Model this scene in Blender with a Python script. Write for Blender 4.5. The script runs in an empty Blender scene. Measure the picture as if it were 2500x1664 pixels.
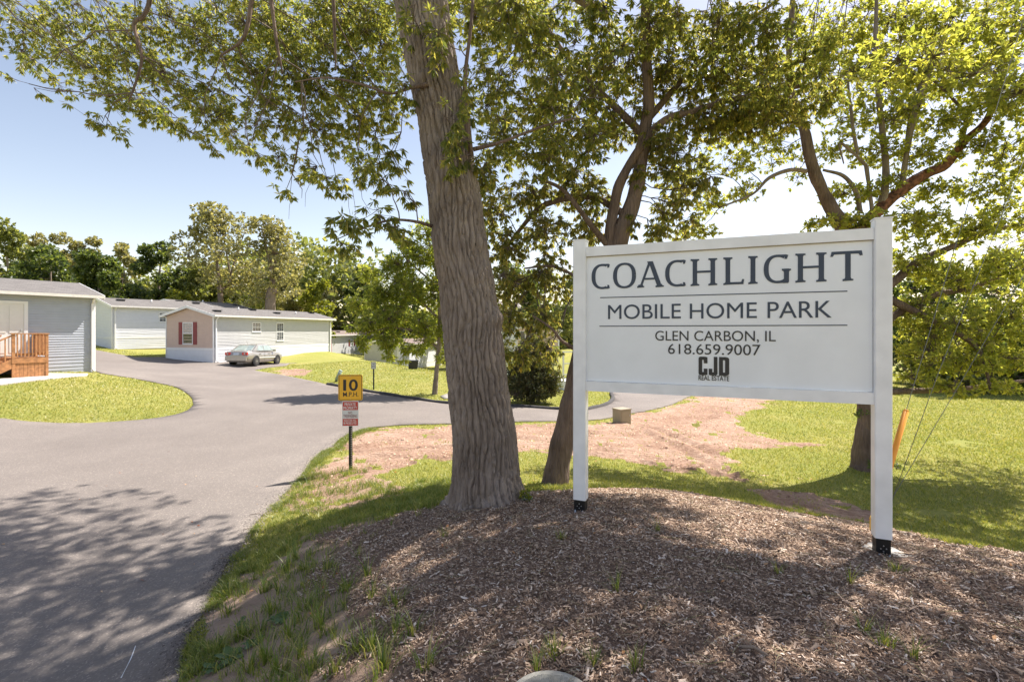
import bpy, math, random
import numpy as np
from mathutils import Vector, Matrix, noise
from math import sin, cos, pi, radians, sqrt

random.seed(7)
S = bpy.context.scene
COL = S.collection

# ------------------------------------------------------------------ camera, sky, sun, exposure
F = 1200.0; HZ = 808.0; CX = 1250.0; CZ = 2.7      # focal length / horizon in photo pixels, eye height
cam = bpy.data.cameras.new('camera'); camo = bpy.data.objects.new('camera', cam); COL.objects.link(camo)
camo.location = (0, 0, CZ); camo.rotation_euler = (radians(90), 0, 0)
cam.sensor_width = 36; cam.lens = 36 * F / 2500; cam.shift_y = -24 / 2500
cam.clip_start = 0.05; cam.clip_end = 3000
S.camera = camo
SUN_AZ, SUN_EL = radians(52), radians(55)
sunv = Vector((sin(SUN_AZ) * cos(SUN_EL), cos(SUN_AZ) * cos(SUN_EL), sin(SUN_EL)))
W = bpy.data.worlds.new('World'); S.world = W; W.use_nodes = True
nt = W.node_tree; bg = nt.nodes['Background']
sky = nt.nodes.new('ShaderNodeTexSky'); sky.sky_type = 'NISHITA'; sky.sun_disc = False
sky.sun_elevation = SUN_EL; sky.sun_rotation = SUN_AZ
sky.air_density = 1.0; sky.dust_density = 0.7; sky.ozone_density = 1.0
wb = nt.nodes.new('ShaderNodeMix'); wb.data_type = 'RGBA'; wb.blend_type = 'MULTIPLY'; wb.inputs[0].default_value = 1   # warm white balance of the whole sky
wb.inputs[7].default_value = (1.03, .835, .715, 1); nt.links.new(sky.outputs[0], wb.inputs[6]); nt.links.new(wb.outputs[2], bg.inputs[0]); bg.inputs[1].default_value = 0.125
sl = bpy.data.lights.new('sun', 'SUN'); sl.energy = 4.6; sl.angle = radians(0.55); sl.color = (1.0, 0.93, 0.85)
so = bpy.data.objects.new('sun', sl); COL.objects.link(so); so.location = (0, 0, 60)
so.rotation_euler = (-sunv).to_track_quat('-Z', 'Y').to_euler()
S.view_settings.view_transform = 'Standard'; S.view_settings.look = 'None'
S.view_settings.gamma = 1; S.view_settings.use_curve_mapping = False
S.view_settings.exposure = 1.16
S.cycles.max_bounces = 8; S.cycles.transparent_max_bounces = 8

# ------------------------------------------------------------------ helpers
def tag(o, label=None, cat=None, group=None, kind=None):
    if label: o['label'] = label
    if cat: o['category'] = cat
    if group: o['group'] = group
    if kind: o['kind'] = kind
    return o

def empty(name, loc=(0, 0, 0), rz=0, label=None, cat=None, group=None):
    o = bpy.data.objects.new(name, None); COL.objects.link(o); o.location = loc; o.rotation_euler = (0, 0, rz)
    o.empty_display_size = .2
    return tag(o, label, cat, group)

class MB:
    """collects polygons, then links them as one mesh object"""
    def __init__(s): s.v = []; s.f = []; s.sm = []; s.smooth = False
    def add(s, v, f, smooth=False):
        n = len(s.v); s.v += [tuple(p) for p in v]; s.f += [tuple(i + n for i in q) for q in f]; s.sm += [smooth] * len(f)
    def box(s, x0, x1, y0, y1, z0, z1, M=None):
        v = [(x, y, z) for x in (x0, x1) for y in (y0, y1) for z in (z0, z1)]
        if M is not None: v = [tuple(M @ Vector(p)) for p in v]
        s.add(v, [(0, 1, 3, 2), (4, 6, 7, 5), (0, 4, 5, 1), (2, 3, 7, 6), (0, 2, 6, 4), (1, 5, 7, 3)])
    def prism(s, poly, z0, z1, plane='xy'):
        n = len(poly)
        def m(a, b, c):
            return (a, b, c) if plane == 'xy' else ((a, c, b) if plane == 'xz' else (c, a, b))
        v = [m(a, b, z0) for a, b in poly] + [m(a, b, z1) for a, b in poly]
        s.add(v, [tuple(range(n - 1, -1, -1)), tuple(range(n, 2 * n))] + [(i, (i + 1) % n, n + (i + 1) % n, n + i) for i in range(n)])
    def tube(s, pts, rad, n=8, cap=True, smooth=True):
        V, Fc = tube_arrays(pts, rad, n)
        s.add(V.tolist(), Fc.tolist(), smooth)
        if cap:
            k = len(s.v) - len(V); m = len(pts)
            s.f.append(tuple(k + i for i in range(n))[::-1]); s.f.append(tuple(k + (m - 1) * n + i for i in range(n))); s.sm += [False, False]
    def build(s, name, mat, parent=None, **kw):
        me = bpy.data.meshes.new(name); me.from_pydata(s.v, [], s.f); me.validate()
        if any(s.sm) and len(me.polygons) == len(s.sm): me.polygons.foreach_set('use_smooth', s.sm)
        me.materials.append(mat); o = bpy.data.objects.new(name, me); COL.objects.link(o)
        if parent: o.parent = parent
        return tag(o, **kw)

def tube_arrays(pts, rad, n):
    P = np.array(pts, float); m = len(P); R = np.broadcast_to(np.array(rad, float), (m,))
    T = np.gradient(P, axis=0) if m > 1 else np.array([[0, 0, 1.]])
    T /= np.linalg.norm(T, axis=1)[:, None] + 1e-9
    ref = np.array([0.31, 0.95, 0.05]) if abs(T[0, 1]) < .9 else np.array([1., 0, 0])
    A = np.cross(T, ref); A /= np.linalg.norm(A, axis=1)[:, None] + 1e-9
    B = np.cross(T, A)
    th = np.arange(n) * 2 * pi / n
    V = P[:, None] + R[:, None, None] * (np.cos(th)[None, :, None] * A[:, None] + np.sin(th)[None, :, None] * B[:, None])
    i = np.arange(m - 1)[:, None] * n; j = np.arange(n)[None]; j2 = (j + 1) % n
    Fc = np.stack([i + j, i + j2, i + n + j2, i + n + j], -1).reshape(-1, 4)
    return V.reshape(-1, 3), Fc

def np_mesh(name, V, Fc, mat, parent=None, smooth=False, **kw):
    """fast mesh from numpy arrays; Fc is (n,k) with one k for all faces"""
    V = np.ascontiguousarray(V, np.float32); Fc = np.ascontiguousarray(Fc, np.int32)
    me = bpy.data.meshes.new(name); n, k = Fc.shape
    me.vertices.add(len(V)); me.vertices.foreach_set('co', V.ravel())
    me.loops.add(n * k); me.loops.foreach_set('vertex_index', Fc.ravel())
    me.polygons.add(n); me.polygons.foreach_set('loop_start', np.arange(0, n * k, k, dtype=np.int32))
    me.polygons.foreach_set('loop_total', np.full(n, k, np.int32))
    if smooth: me.polygons.foreach_set('use_smooth', np.ones(n, bool))
    me.update(calc_edges=True)
    if mat: me.materials.append(mat)
    o = bpy.data.objects.new(name, me); COL.objects.link(o)
    if parent: o.parent = parent
    return tag(o, **kw)

def smooth_path(pts, rad, per=6):
    """Catmull-Rom through the points, radii interpolated"""
    P = np.array(pts, float); R = np.array(rad, float); Q = np.vstack([2 * P[0] - P[1], P, 2 * P[-1] - P[-2]]); out = []; ro = []
    for i in range(len(P) - 1):
        p0, p1, p2, p3 = Q[i:i + 4]
        for t in np.linspace(0, 1, per, endpoint=False):
            out.append(.5 * ((2 * p1) + (-p0 + p2) * t + (2 * p0 - 5 * p1 + 4 * p2 - p3) * t * t + (-p0 + 3 * p1 - 3 * p2 + p3) * t ** 3)); ro.append(R[i] * (1 - t) + R[i + 1] * t)
    out.append(P[-1]); ro.append(R[-1]); return np.array(out), np.array(ro)

def hash2(ix, iy, seed):
    h = (ix.astype(np.int64) * 374761393 + iy.astype(np.int64) * 668265263 + seed * 982451653) & 0x7fffffff
    h = ((h ^ (h >> 13)) * 1274126177) & 0x7fffffff
    return ((h ^ (h >> 16)) & 0xffff) / 65535.0
def vnoise(x, y, seed=0):
    ix = np.floor(x); iy = np.floor(y); fx = x - ix; fy = y - iy; fx = fx * fx * (3 - 2 * fx); fy = fy * fy * (3 - 2 * fy)
    a = hash2(ix, iy, seed); b = hash2(ix + 1, iy, seed); c = hash2(ix, iy + 1, seed); d = hash2(ix + 1, iy + 1, seed)
    return (a * (1 - fx) + b * fx) * (1 - fy) + (c * (1 - fx) + d * fx) * fy
def fbm(x, y, seed=0, oct=4):
    s = 0; a = .5; t = 0
    for k in range(oct): s = s + a * vnoise(x * 2 ** k + 17.3 * k, y * 2 ** k - 9.1 * k, seed + k); t += a; a *= .5
    return s / t

# ------------------------------------------------------------------ terrain heights
def cp(px, py, d): return ((px - CX) / F * d, d, CZ - (py - HZ) / F * d)
def cz(px, py, z): d = (CZ - z) * F / (py - HZ); return ((px - CX) / F * d, d, z)
ctrl = [(.72, 5.05, .82), (3.06, 4.11, .84), (-.28, 5.4, .83), (1.8, 4.4, .87), (.2, 3.9, .88), (1.5, 3.0, .95), (.2, 2.6, .95), (3.2, 2.8, .92), (0, 0, .95), (1.5, 0, .95), (5, 3, .8), (0, -5, .6), (5, -5, .6),
        cz(1500, 1197, .78), cz(1850, 1240, .7), cz(2060, 1280, .65), cz(2350, 1330, .72), cz(2500, 1345, .75),
        (1.3, 7.2, .42), (3.2, 7.2, .28), (5, 6.5, .05), (6.5, 5.5, 0), (7, 4, .1), (8, 7, -.2),
        cz(440, 1664, .02), cz(593, 1330, 0), cz(737, 1161, 0), cz(847, 1063, 0), cz(1250, 1031, -.05), cz(1600, 1000, -.15),
        cz(782, 1664, .5), cz(812, 1425, .42), cz(900, 1280, .5), (-3.06, 9.3, .09), cz(1100, 1110, .1), cz(1350, 1150, .25), cz(1300, 1190, .45), cz(1362, 1190, .35),
        (-8, 8, 0), (-14, 8, 0), (-8, 14, 0), (-3, 17, 0), (-8, 4, 0), (-20, 10, .1), (-8, 0, 0), (-3.2, 0, 0), (-10, 18, .02), (-8, -8, 0), (-4, 6, 0), (-5, 11, 0),
        cz(472, 985, .02), cz(100, 1035, 0), cp(235, 907, 22), (-18.7, 19.4, .86), (-22, 14, .5), (-14.5, 17, .4), cz(300, 880, .75), cz(330, 925, .5), cz(250, 862, 1.2),
        (-29.3, 36, 1.38), (-20.66, 34, .52), (-24.8, 35.3, .75), (-17, 46, .8), (-17.8, 33.5, .28), (-17.3, 37, .22),
        cz(640, 905, .1), cz(760, 930, 0), cz(900, 955, -.05), cz(1060, 968, -.15), cz(1250, 993, -.2), cz(1430, 1003, -.2), cz(1490, 975, -.3), cz(1490, 955, -.4),
        cp(813, 862, 45), cp(900, 880, 36), cp(1000, 905, 29), cp(1080, 925, 25), (-9, 48, -1.2), (-4, 40, -1.2), (-16, 58, -1), (0, 35, -.9), (3, 32, -.6), (5, 60, .3), (-9, 60, -2), (-13, 53, -1.9), (-8, 68, -2), cz(1300, 985, -.2),
        cz(1690, 970, -.3), (7.1, 9.9, -.2), cz(2300, 1030, -.8), (30, 35, -1), (12, 12, -.35), (9, 15, -.4), (12, 6, -.3), (20, 12, -.8),
        (-60, 60, 3.5), (-40, 80, 3.5), (0, 90, 0), (40, 80, -1.5), (60, 30, -1.5), (60, 0, -1), (-60, 0, 1), (-60, -60, 0), (0, -40, .3), (60, -60, 0)]
CT = np.array(ctrl)
def _U(r2): return np.where(r2 > 0, .5 * r2 * np.log(r2 + 1e-12), 0)
def _tps():
    X = CT[:, :2]; n = len(X); K = _U(((X[:, None] - X[None]) ** 2).sum(-1)) + np.eye(n) * 1.2
    P = np.c_[np.ones(n), X]; A = np.block([[K, P], [P.T, np.zeros((3, 3))]])
    return np.linalg.solve(A, np.r_[CT[:, 2], 0, 0, 0])
WT = _tps()
def H(x, y):
    x = np.atleast_1d(np.asarray(x, float)); y = np.atleast_1d(np.asarray(y, float)); sh = x.shape; x = x.ravel(); y = y.ravel(); out = np.empty(len(x))
    for a in range(0, len(x), 20000):
        xs, ys = x[a:a + 20000], y[a:a + 20000]
        r2 = (xs[:, None] - CT[None, :, 0]) ** 2 + (ys[:, None] - CT[None, :, 1]) ** 2
        out[a:a + 20000] = _U(r2) @ WT[:-3] + WT[-3] + WT[-2] * xs + WT[-1] * ys
    r = np.hypot(x, y); k = np.clip((r - 75) / 60, 0, 1); out = out * (1 - k)
    return out.reshape(sh)
def h1(x, y): return float(H(x, y)[0])
_t = np.concatenate([np.arange(2, 30, .04), np.arange(30, 90, .15)])
def ground_px(px, py):
    a = (px - CX) / F; b = -(py - HZ) / F
    d = CZ + b * _t - H(a * _t, _t); i = np.argmax(d < 0)
    if d[i] >= 0: i = len(_t) - 1
    return (a * _t[i], _t[i])

# ------------------------------------------------------------------ material kit
def newmat(name):
    m = bpy.data.materials.new(name); m.use_nodes = True; n = m.node_tree
    return m, n, n.nodes['Principled BSDF'], n.nodes['Material Output']
def N(n, t, **kw):
    o = n.nodes.new(t)
    for k, v in kw.items():
        if k in o.inputs: o.inputs[k].default_value = v
        else: setattr(o, k, v)
    return o
def ramp(n, src, stops):
    r = n.nodes.new('ShaderNodeValToRGB'); e = r.color_ramp.elements
    while len(e) < len(stops): e.new(.5)
    for i, (p, c) in enumerate(stops): e[i].position = p; e[i].color = (*c, 1) if len(c) == 3 else c
    n.links.new(src, r.inputs[0]); return r
def plain(name, col, rough=.6, metal=0, spec=.5, var=.06, scale=6, bump=0, bscale=60, coat=0):
    m, n, b, o = newmat(name); tc = N(n, 'ShaderNodeTexCoord'); nz = N(n, 'ShaderNodeTexNoise', Scale=scale, Detail=6.0)
    n.links.new(tc.outputs['Object'], nz.inputs['Vector'])
    r = ramp(n, nz.outputs['Fac'], [(.3, tuple(max(0, c * (1 - var * 1.6)) for c in col)), (.7, tuple(min(1, c * (1 + var)) for c in col))])
    n.links.new(r.outputs[0], b.inputs['Base Color'])
    b.inputs['Roughness'].default_value = rough; b.inputs['Metallic'].default_value = metal; b.inputs['Specular IOR Level'].default_value = spec
    if coat: b.inputs['Coat Weight'].default_value = coat
    if bump:
        nb = N(n, 'ShaderNodeTexNoise', Scale=bscale, Detail=4.0); bp = N(n, 'ShaderNodeBump', Strength=bump, Distance=.01)
        n.links.new(tc.outputs['Object'], nb.inputs['Vector']); n.links.new(nb.outputs['Fac'], bp.inputs['Height']); n.links.new(bp.outputs[0], b.inputs['Normal'])
    return m
def leafmat(name, cols, trans=.45, rough=.42, tcol=None):
    """leaf: per-leaf colour variation, diffuse + translucent so sun glows through"""
    m, n, b, o = newmat(name); g = N(n, 'ShaderNodeNewGeometry')
    st = [(i / (len(cols) - 1) if len(cols) > 1 else 0, c) for i, c in enumerate(cols)]
    r = ramp(n, g.outputs['Random Per Island'], st)
    n.links.new(r.outputs[0], b.inputs['Base Color']); b.inputs['Roughness'].default_value = rough; b.inputs['Specular IOR Level'].default_value = .6
    tr = N(n, 'ShaderNodeBsdfTranslucent'); hm = N(n, 'ShaderNodeMix', data_type='RGBA', blend_type='MULTIPLY')
    hm.inputs[0].default_value = 1; n.links.new(r.outputs[0], hm.inputs[6]); hm.inputs[7].default_value = (*(tcol or (2.9, 2.6, 1.15)), 1)
    n.links.new(hm.outputs[2], tr.inputs[0])
    mx = N(n, 'ShaderNodeMixShader'); mx.inputs[0].default_value = trans
    n.links.new(b.outputs[0], mx.inputs[1]); n.links.new(tr.outputs[0], mx.inputs[2]); n.links.new(mx.outputs[0], o.inputs[0])
    return m
def islandmat(name, stops, rough=.9, trans=0):
    m, n, b, o = newmat(name); g = N(n, 'ShaderNodeNewGeometry'); r = ramp(n, g.outputs['Random Per Island'], stops)
    n.links.new(r.outputs[0], b.inputs['Base Color']); b.inputs['Roughness'].default_value = rough; b.inputs['Specular IOR Level'].default_value = .2
    return m
def groundmat(name, stops, s1=.6, s2=9, mixf=.5, bump=.5, bscale=40, bdist=.03, rough=.95, stretch=(1, 1, 1)):
    m, n, b, o = newmat(name); tc = N(n, 'ShaderNodeTexCoord'); mp = N(n, 'ShaderNodeMapping'); mp.inputs['Scale'].default_value = stretch
    n.links.new(tc.outputs['Object'], mp.inputs[0])
    a = N(n, 'ShaderNodeTexNoise', Scale=s1, Detail=5.0, Roughness=.6); c = N(n, 'ShaderNodeTexNoise', Scale=s2, Detail=8.0, Roughness=.75)
    for q in (a, c): n.links.new(mp.outputs[0], q.inputs['Vector'])
    mx = N(n, 'ShaderNodeMix'); mx.inputs[0].default_value = mixf; n.links.new(a.outputs['Fac'], mx.inputs[2]); n.links.new(c.outputs['Fac'], mx.inputs[3])
    r = ramp(n, mx.outputs[0], stops); n.links.new(r.outputs[0], b.inputs['Base Color'])
    b.inputs['Roughness'].default_value = rough; b.inputs['Specular IOR Level'].default_value = .15
    bn = N(n, 'ShaderNodeTexNoise', Scale=bscale, Detail=8.0, Roughness=.7); n.links.new(mp.outputs[0], bn.inputs['Vector'])
    bp = N(n, 'ShaderNodeBump', Strength=bump, Distance=bdist); n.links.new(bn.outputs['Fac'], bp.inputs['Height']); n.links.new(bp.outputs[0], b.inputs['Normal'])
    return m, n, b, tc, r
def barkmat(name, c0, c1, sc=14, zs=.16, bump=.8, dist=.02):
    m, n, b, o = newmat(name); tc = N(n, 'ShaderNodeTexCoord'); mp = N(n, 'ShaderNodeMapping'); mp.inputs['Scale'].default_value = (1, 1, zs)
    n.links.new(tc.outputs['Object'], mp.inputs[0]); a = N(n, 'ShaderNodeTexNoise', Scale=sc, Detail=8.0, Roughness=.7, Distortion=.6)
    v = N(n, 'ShaderNodeTexVoronoi', Scale=sc * 1.1, feature='DISTANCE_TO_EDGE'); w = N(n, 'ShaderNodeTexNoise', Scale=2.2, Detail=4.0)
    for q in (a, v): n.links.new(mp.outputs[0], q.inputs['Vector'])
    n.links.new(tc.outputs['Object'], w.inputs['Vector'])
    ad = N(n, 'ShaderNodeMath', operation='ADD'); n.links.new(a.outputs['Fac'], ad.inputs[0]); n.links.new(w.outputs['Fac'], ad.inputs[1])
    hf = N(n, 'ShaderNodeMath', operation='MULTIPLY'); n.links.new(ad.outputs[0], hf.inputs[0]); hf.inputs[1].default_value = .5
    r = ramp(n, hf.outputs[0], [(.32, c0), (.66, c1)]); n.links.new(r.outputs[0], b.inputs['Base Color']); b.inputs['Roughness'].default_value = .95; b.inputs['Specular IOR Level'].default_value = .1
    mn = N(n, 'ShaderNodeMath', operation='MINIMUM'); n.links.new(v.outputs[0], mn.inputs[0]); mn.inputs[1].default_value = .25
    m2 = N(n, 'ShaderNodeMath', operation='MULTIPLY_ADD'); n.links.new(mn.outputs[0], m2.inputs[0]); m2.inputs[1].default_value = 3; n.links.new(a.outputs['Fac'], m2.inputs[2])
    bp = N(n, 'ShaderNodeBump', Strength=bump, Distance=dist); n.links.new(m2.outputs[0], bp.inputs['Height']); n.links.new(bp.outputs[0], b.inputs['Normal'])
    return m

M = {}
M['vinyl'] = plain('white_vinyl', (.87, .87, .88), .38, var=.06, scale=5, spec=.4, bump=.05, bscale=12)
M['panel'] = plain('sign_panel', (.83, .85, .89), .3, var=.035, scale=2.5, spec=.45, coat=.15)
M['navy'] = plain('slate_lettering', (.035, .05, .085), .45)
M['black'] = plain('black_lettering', (.018, .017, .024), .4)
M['blacksteel'] = plain('black_steel', (.012, .012, .013), .45, metal=.2, bump=.1)
M['zinc'] = plain('zinc', (.55, .56, .58), .35, metal=.8)
M['concrete'] = plain('concrete', (.42, .40, .37), .9, var=.15, scale=14, bump=.4)
M['paleconcrete'] = plain('pale_concrete', (.5, .46, .42), .9, var=.12, scale=5, bump=.3)
M['yellow'] = plain('yellow_sign_face', (.92, .50, .03), .4, var=.02)
M['signwhite'] = plain('white_sign_face', (.72, .74, .76), .4)
M['red'] = plain('red_sign_face', (.55, .05, .035), .4)
M['maroonprint'] = plain('dark_red_print', (.22, .04, .04), .5)
M['greenpost'] = plain('green_channel_post', (.045, .05, .035), .55, metal=.3)
M['hole'] = plain('post_hole', (.5, .45, .4), .8)
M['siding_grey'] = plain('grey_siding', (.49, .49, .48), .55, var=.03, scale=3)
M['siding_blue'] = plain('blue_grey_siding', (.40, .43, .49), .5, var=.03, scale=3)
M['siding_tan'] = plain('tan_siding', (.62, .47, .385), .6, var=.03, scale=3)
M['siding_white'] = plain('white_siding', (.70, .71, .74), .55, var=.02, scale=3)
M['trim'] = plain('white_trim', (.78, .78, .78), .5, var=.02)
M['fascia'] = plain('cream_fascia', (.72, .69, .64), .5)
M['door'] = plain('cream_door', (.75, .73, .69), .45, var=.02)
M['maroon'] = plain('maroon_shutter', (.25, .035, .045), .5)
M['glass'] = plain('window_glass', (.03, .04, .05), .06, spec=.8, var=.3, scale=3)
M['curtain'] = plain('curtain_behind_glass', (.42, .43, .45), .15, var=.25, scale=7, spec=.6)
M['ventblack'] = plain('roof_vent_plastic', (.02, .02, .025), .5)
M['rubber'] = plain('tyre_rubber', (.02, .02, .02), .8)
M['carpaint'] = plain('bronze_grey_paint', (.40, .37, .33), .32, metal=.5, coat=.8, var=.03)
M['carglass'] = plain('car_glass', (.30, .36, .34), .05, spec=.9, var=.2, scale=3)
M['taillight'] = plain('tail_light', (.55, .02, .02), .2, coat=.5)
M['plate'] = plain('licence_plate', (.5, .58, .68), .4)
M['wheelgrey'] = plain('steel_wheel', (.11, .10, .10), .5, metal=.5)
M['deckwood'] = plain('stained_deck_wood', (.47, .22, .09), .7, var=.22, scale=9, bump=.2, bscale=30)
M['tanmetal'] = plain('tan_enamel', (.33, .28, .19), .5, var=.05)
M['greenplastic'] = plain('grey_green_pedestal', (.27, .33, .29), .5)
M['orange'] = plain('orange_plastic', (.9, .36, .04), .45)
M['yellowplastic'] = plain('yellow_plastic', (.85, .5, .03), .45)
M['wire'] = plain('galvanised_cable', (.20, .20, .19), .5, metal=.5)
M['darkbin'] = plain('black_plastic_bin', (.025, .025, .03), .5)
M['lid'] = plain('polymer_concrete_lid', (.42, .40, .34), .9, var=.12, scale=20)
M['stone'] = plain('stone', (.33, .30, .28), .9, var=.15, scale=20, bump=.3)
M['deadwood'] = plain('dry_stick', (.28, .21, .16), .9, var=.2)
# shingles
m, n, b, o = newmat('grey_shingles'); tc = N(n, 'ShaderNodeTexCoord'); bt = N(n, 'ShaderNodeTexBrick', Scale=1.0); bt.inputs['Brick Width'].default_value = .3; bt.inputs['Row Height'].default_value = .14; bt.inputs['Mortar Size'].default_value = .008
bt.inputs[1].default_value = (.135, .125, .118, 1); bt.inputs[2].default_value = (.178, .166, .156, 1); bt.inputs[3].default_value = (.085, .08, .08, 1)
n.links.new(tc.outputs['Object'], bt.inputs[0]); n.links.new(bt.outputs[0], b.inputs['Base Color']); b.inputs['Roughness'].default_value = .95; M['shingle'] = m
def tint_shingle(name, f):
    q = M['shingle'].copy(); q.name = name
    for nd in q.node_tree.nodes:
        if nd.type == 'TEX_BRICK':
            for i in (1, 2, 3):
                c = nd.inputs[i].default_value; nd.inputs[i].default_value = (c[0] * f[0], c[1] * f[1], c[2] * f[2], 1)
    return q
M['shingle_pink'] = tint_shingle('pinkish_shingles', (1.35, 1.12, 1.05))
M['shingle_pale'] = tint_shingle('pale_shingles', (1.5, 1.4, 1.35))

M['bark'] = barkmat('furrowed_bark', (.13, .10, .083), (.37, .305, .26), 26, .22, .7, .012)
M['bark_dark'] = barkmat('dark_bark', (.10, .07, .058), (.27, .20, .165), 18, .18, .9, .02)
M['bark_far'] = barkmat('pale_bark', (.16, .12, .10), (.32, .26, .22), 8, .2, .6, .03)
M['burnt'] = plain('split_branch_wood', (.20, .085, .05), .9, var=.5, scale=14, bump=.5)
M['twig'] = plain('twig_bark', (.14, .105, .085), .9)
M['leaf_oak'] = leafmat('oak_leaves', [(.075, .105, .045), (.115, .145, .05), (.165, .185, .06), (.22, .21, .08)], .66)
M['leaf_oak2'] = leafmat('shingle_oak_leaves', [(.08, .105, .05), (.12, .145, .058), (.17, .18, .068), (.23, .20, .085)], .66)
M['leaf_maple'] = leafmat('maple_leaves', [(.13, .165, .05), (.20, .23, .065), (.28, .285, .09)], .62)
M['leaf_young'] = leafmat('locust_leaves', [(.10, .14, .035), (.16, .20, .045), (.23, .24, .06)], .6)
M['leaf_cedar'] = leafmat('cedar_foliage', [(.045, .062, .025), (.075, .088, .035), (.13, .11, .055)], .3)
M['leaf_dark'] = leafmat('dark_forest_leaves', [(.04, .068, .026), (.07, .10, .034), (.12, .15, .05)], .45)
M['leaf_mid'] = leafmat('forest_leaves', [(.08, .105, .04), (.13, .16, .06), (.21, .22, .09)], .45)
M['leaf_pale'] = leafmat('pale_leaves', [(.13, .14, .075), (.19, .195, .11), (.26, .25, .15)], .4)
M['leaf_yellow'] = leafmat('yellow_green_leaves', [(.10, .13, .02), (.16, .19, .03), (.22, .23, .045)], .4)
M['grass'] = leafmat('grass_blades', [(.12, .17, .03), (.21, .25, .045), (.31, .31, .07), (.42, .37, .13)], .35, tcol=(1.7, 1.6, .8))
M['grass_near'] = leafmat('weedy_grass_blades', [(.07, .13, .025), (.13, .19, .035), (.22, .26, .055), (.36, .33, .14)], .4, tcol=(1.8, 1.7, .8))
M['weed'] = leafmat('broadleaf_weed', [(.06, .12, .03), (.09, .16, .04)], .3, tcol=(1.6, 1.8, .8))
M['chips'] = islandmat('mulch_chips', [(0, (.12, .076, .052)), (.3, (.28, .19, .13)), (.65, (.45, .325, .235)), (.92, (.60, .47, .37)), (1, (.82, .72, .62))])
M['gravel'] = islandmat('asphalt_gravel', [(0, (.06, .055, .055)), (.5, (.16, .145, .135)), (1, (.38, .34, .31))])
M['clod'] = islandmat('soil_clod', [(0, (.20, .11, .075)), (.5, (.38, .25, .18)), (.85, (.52, .38, .28)), (1, (.66, .55, .40))])
M['straw'] = islandmat('straw', [(0, (.20, .22, .09)), (.5, (.42, .36, .22)), (1, (.55, .48, .34))])
M['litter'] = islandmat('dry_leaf_litter', [(0, (.34, .10, .04)), (.4, (.42, .22, .10)), (1, (.55, .42, .28))])
# ground materials
M['lawn'] = groundmat('mown_grass_ground', [(.3, (.20, .23, .05)), (.45, (.26, .27, .065)), (.58, (.32, .30, .09)), (.75, (.42, .35, .17))], .35, 24, .45, .9, 30, .05)[0]
M['dirt'] = groundmat('straw_covered_soil', [(.33, (.16, .088, .058)), (.43, (.29, .18, .125)), (.53, (.40, .27, .20)), (.66, (.56, .42, .33))], .8, 22, .6, 1.0, 26, .05, stretch=(.55, 1, 1))[0]
M['soil'] = groundmat('dusty_soil', [(.3, (.22, .145, .105)), (.5, (.34, .245, .185)), (.7, (.46, .36, .29))], 1.5, 30, .5, .8, 60, .02)[0]
M['mulchbase'] = groundmat('mulch_underlay', [(.3, (.13, .085, .062)), (.5, (.26, .18, .135)), (.72, (.44, .33, .26))], 2, 60, .6, 1.0, 90, .02)[0]
# asphalt
m, n, b, tc, r = groundmat('worn_asphalt', [(.3, (.15, .131, .118)), (.5, (.195, .171, .154)), (.68, (.245, .217, .193))], .35, 90, .45, .35, 220, .006, .85)
vo = N(n, 'ShaderNodeTexVoronoi', Scale=70.0); n.links.new(tc.outputs['Object'], vo.inputs['Vector'])
sp = ramp(n, vo.outputs['Color'], [(.0, (.7, .7, .7)), (.72, (1, 1, 1)), (1, (2.4, 2.3, 2.2))])
mm = N(n, 'ShaderNodeMix', data_type='RGBA', blend_type='MULTIPLY'); mm.inputs[0].default_value = .6
n.links.new(r.outputs[0], mm.inputs[6]); n.links.new(sp.outputs[0], mm.inputs[7]); n.links.new(mm.outputs[2], b.inputs['Base Color'])
b.inputs['Specular IOR Level'].default_value = .3; M['asphalt'] = m
M['kerb'] = plain('asphalt_kerb', (.06, .055, .055), .9, var=.2, scale=12, bump=.4)

# ------------------------------------------------------------------ ground regions
def inpoly(x, y, poly):
    x = np.asarray(x); y = np.asarray(y); c = np.zeros(x.shape, bool); n = len(poly)
    for i in range(n):
        x0, y0 = poly[i]; x1, y1 = poly[i - 1]
        if y0 == y1: continue
        c ^= ((y0 > y) != (y1 > y)) & (x < (x1 - x0) * (y - y0) / (y1 - y0) + x0)
    return c
def crom(pts, per=5):
    P, _ = smooth_path([(a, b, 0) for a, b in pts], [1] * len(pts), per); return [(p[0], p[1]) for p in P]
def gp(l): return [ground_px(a, b) for a, b in l]
near_edge = gp([(440, 1664), (462, 1555), (525, 1445), (563, 1373), (593, 1330), (631, 1271), (678, 1224), (737, 1161), (767, 1119), (813, 1089), (847, 1063), (900, 1046), (1000, 1038), (1100, 1036), (1250, 1031), (1440, 1027), (1520, 1014), (1600, 999), (1650, 984), (1690, 966)])
branch = gp([(1725, 948), (1740, 925)]) + gp([(1500, 925), (1485, 945)])
kerb_bulb = gp([(1492, 962), (1496, 975), (1480, 989), (1430, 1002)])
far_edge = gp([(1400, 1003), (1250, 993), (1190, 992), (1100, 987), (1000, 973), (900, 957), (850, 948), (800, 939), (760, 930), (700, 918), (650, 909), (620, 904)])
drive = gp([(655, 898), (700, 893), (706, 888)]) + [(-16.4, 37.5), (-20.3, 36.5), (-20.6, 34.1), (-24.8, 35.4)] + gp([(404, 872), (330, 872), (270, 862), (240, 856)])
west = [(-30.6, 35), (-27.5, 28)] + gp([(246, 912)])
penin = gp([(330, 925), (420, 943), (462, 966), (472, 985), (455, 1003), (400, 1019), (300, 1029), (200, 1034), (100, 1032), (0, 1023)])
tail = [(-26, 15.5), (-34, 16), (-34, -8), (-2.1, -8), (-2.2, 0)]
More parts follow.
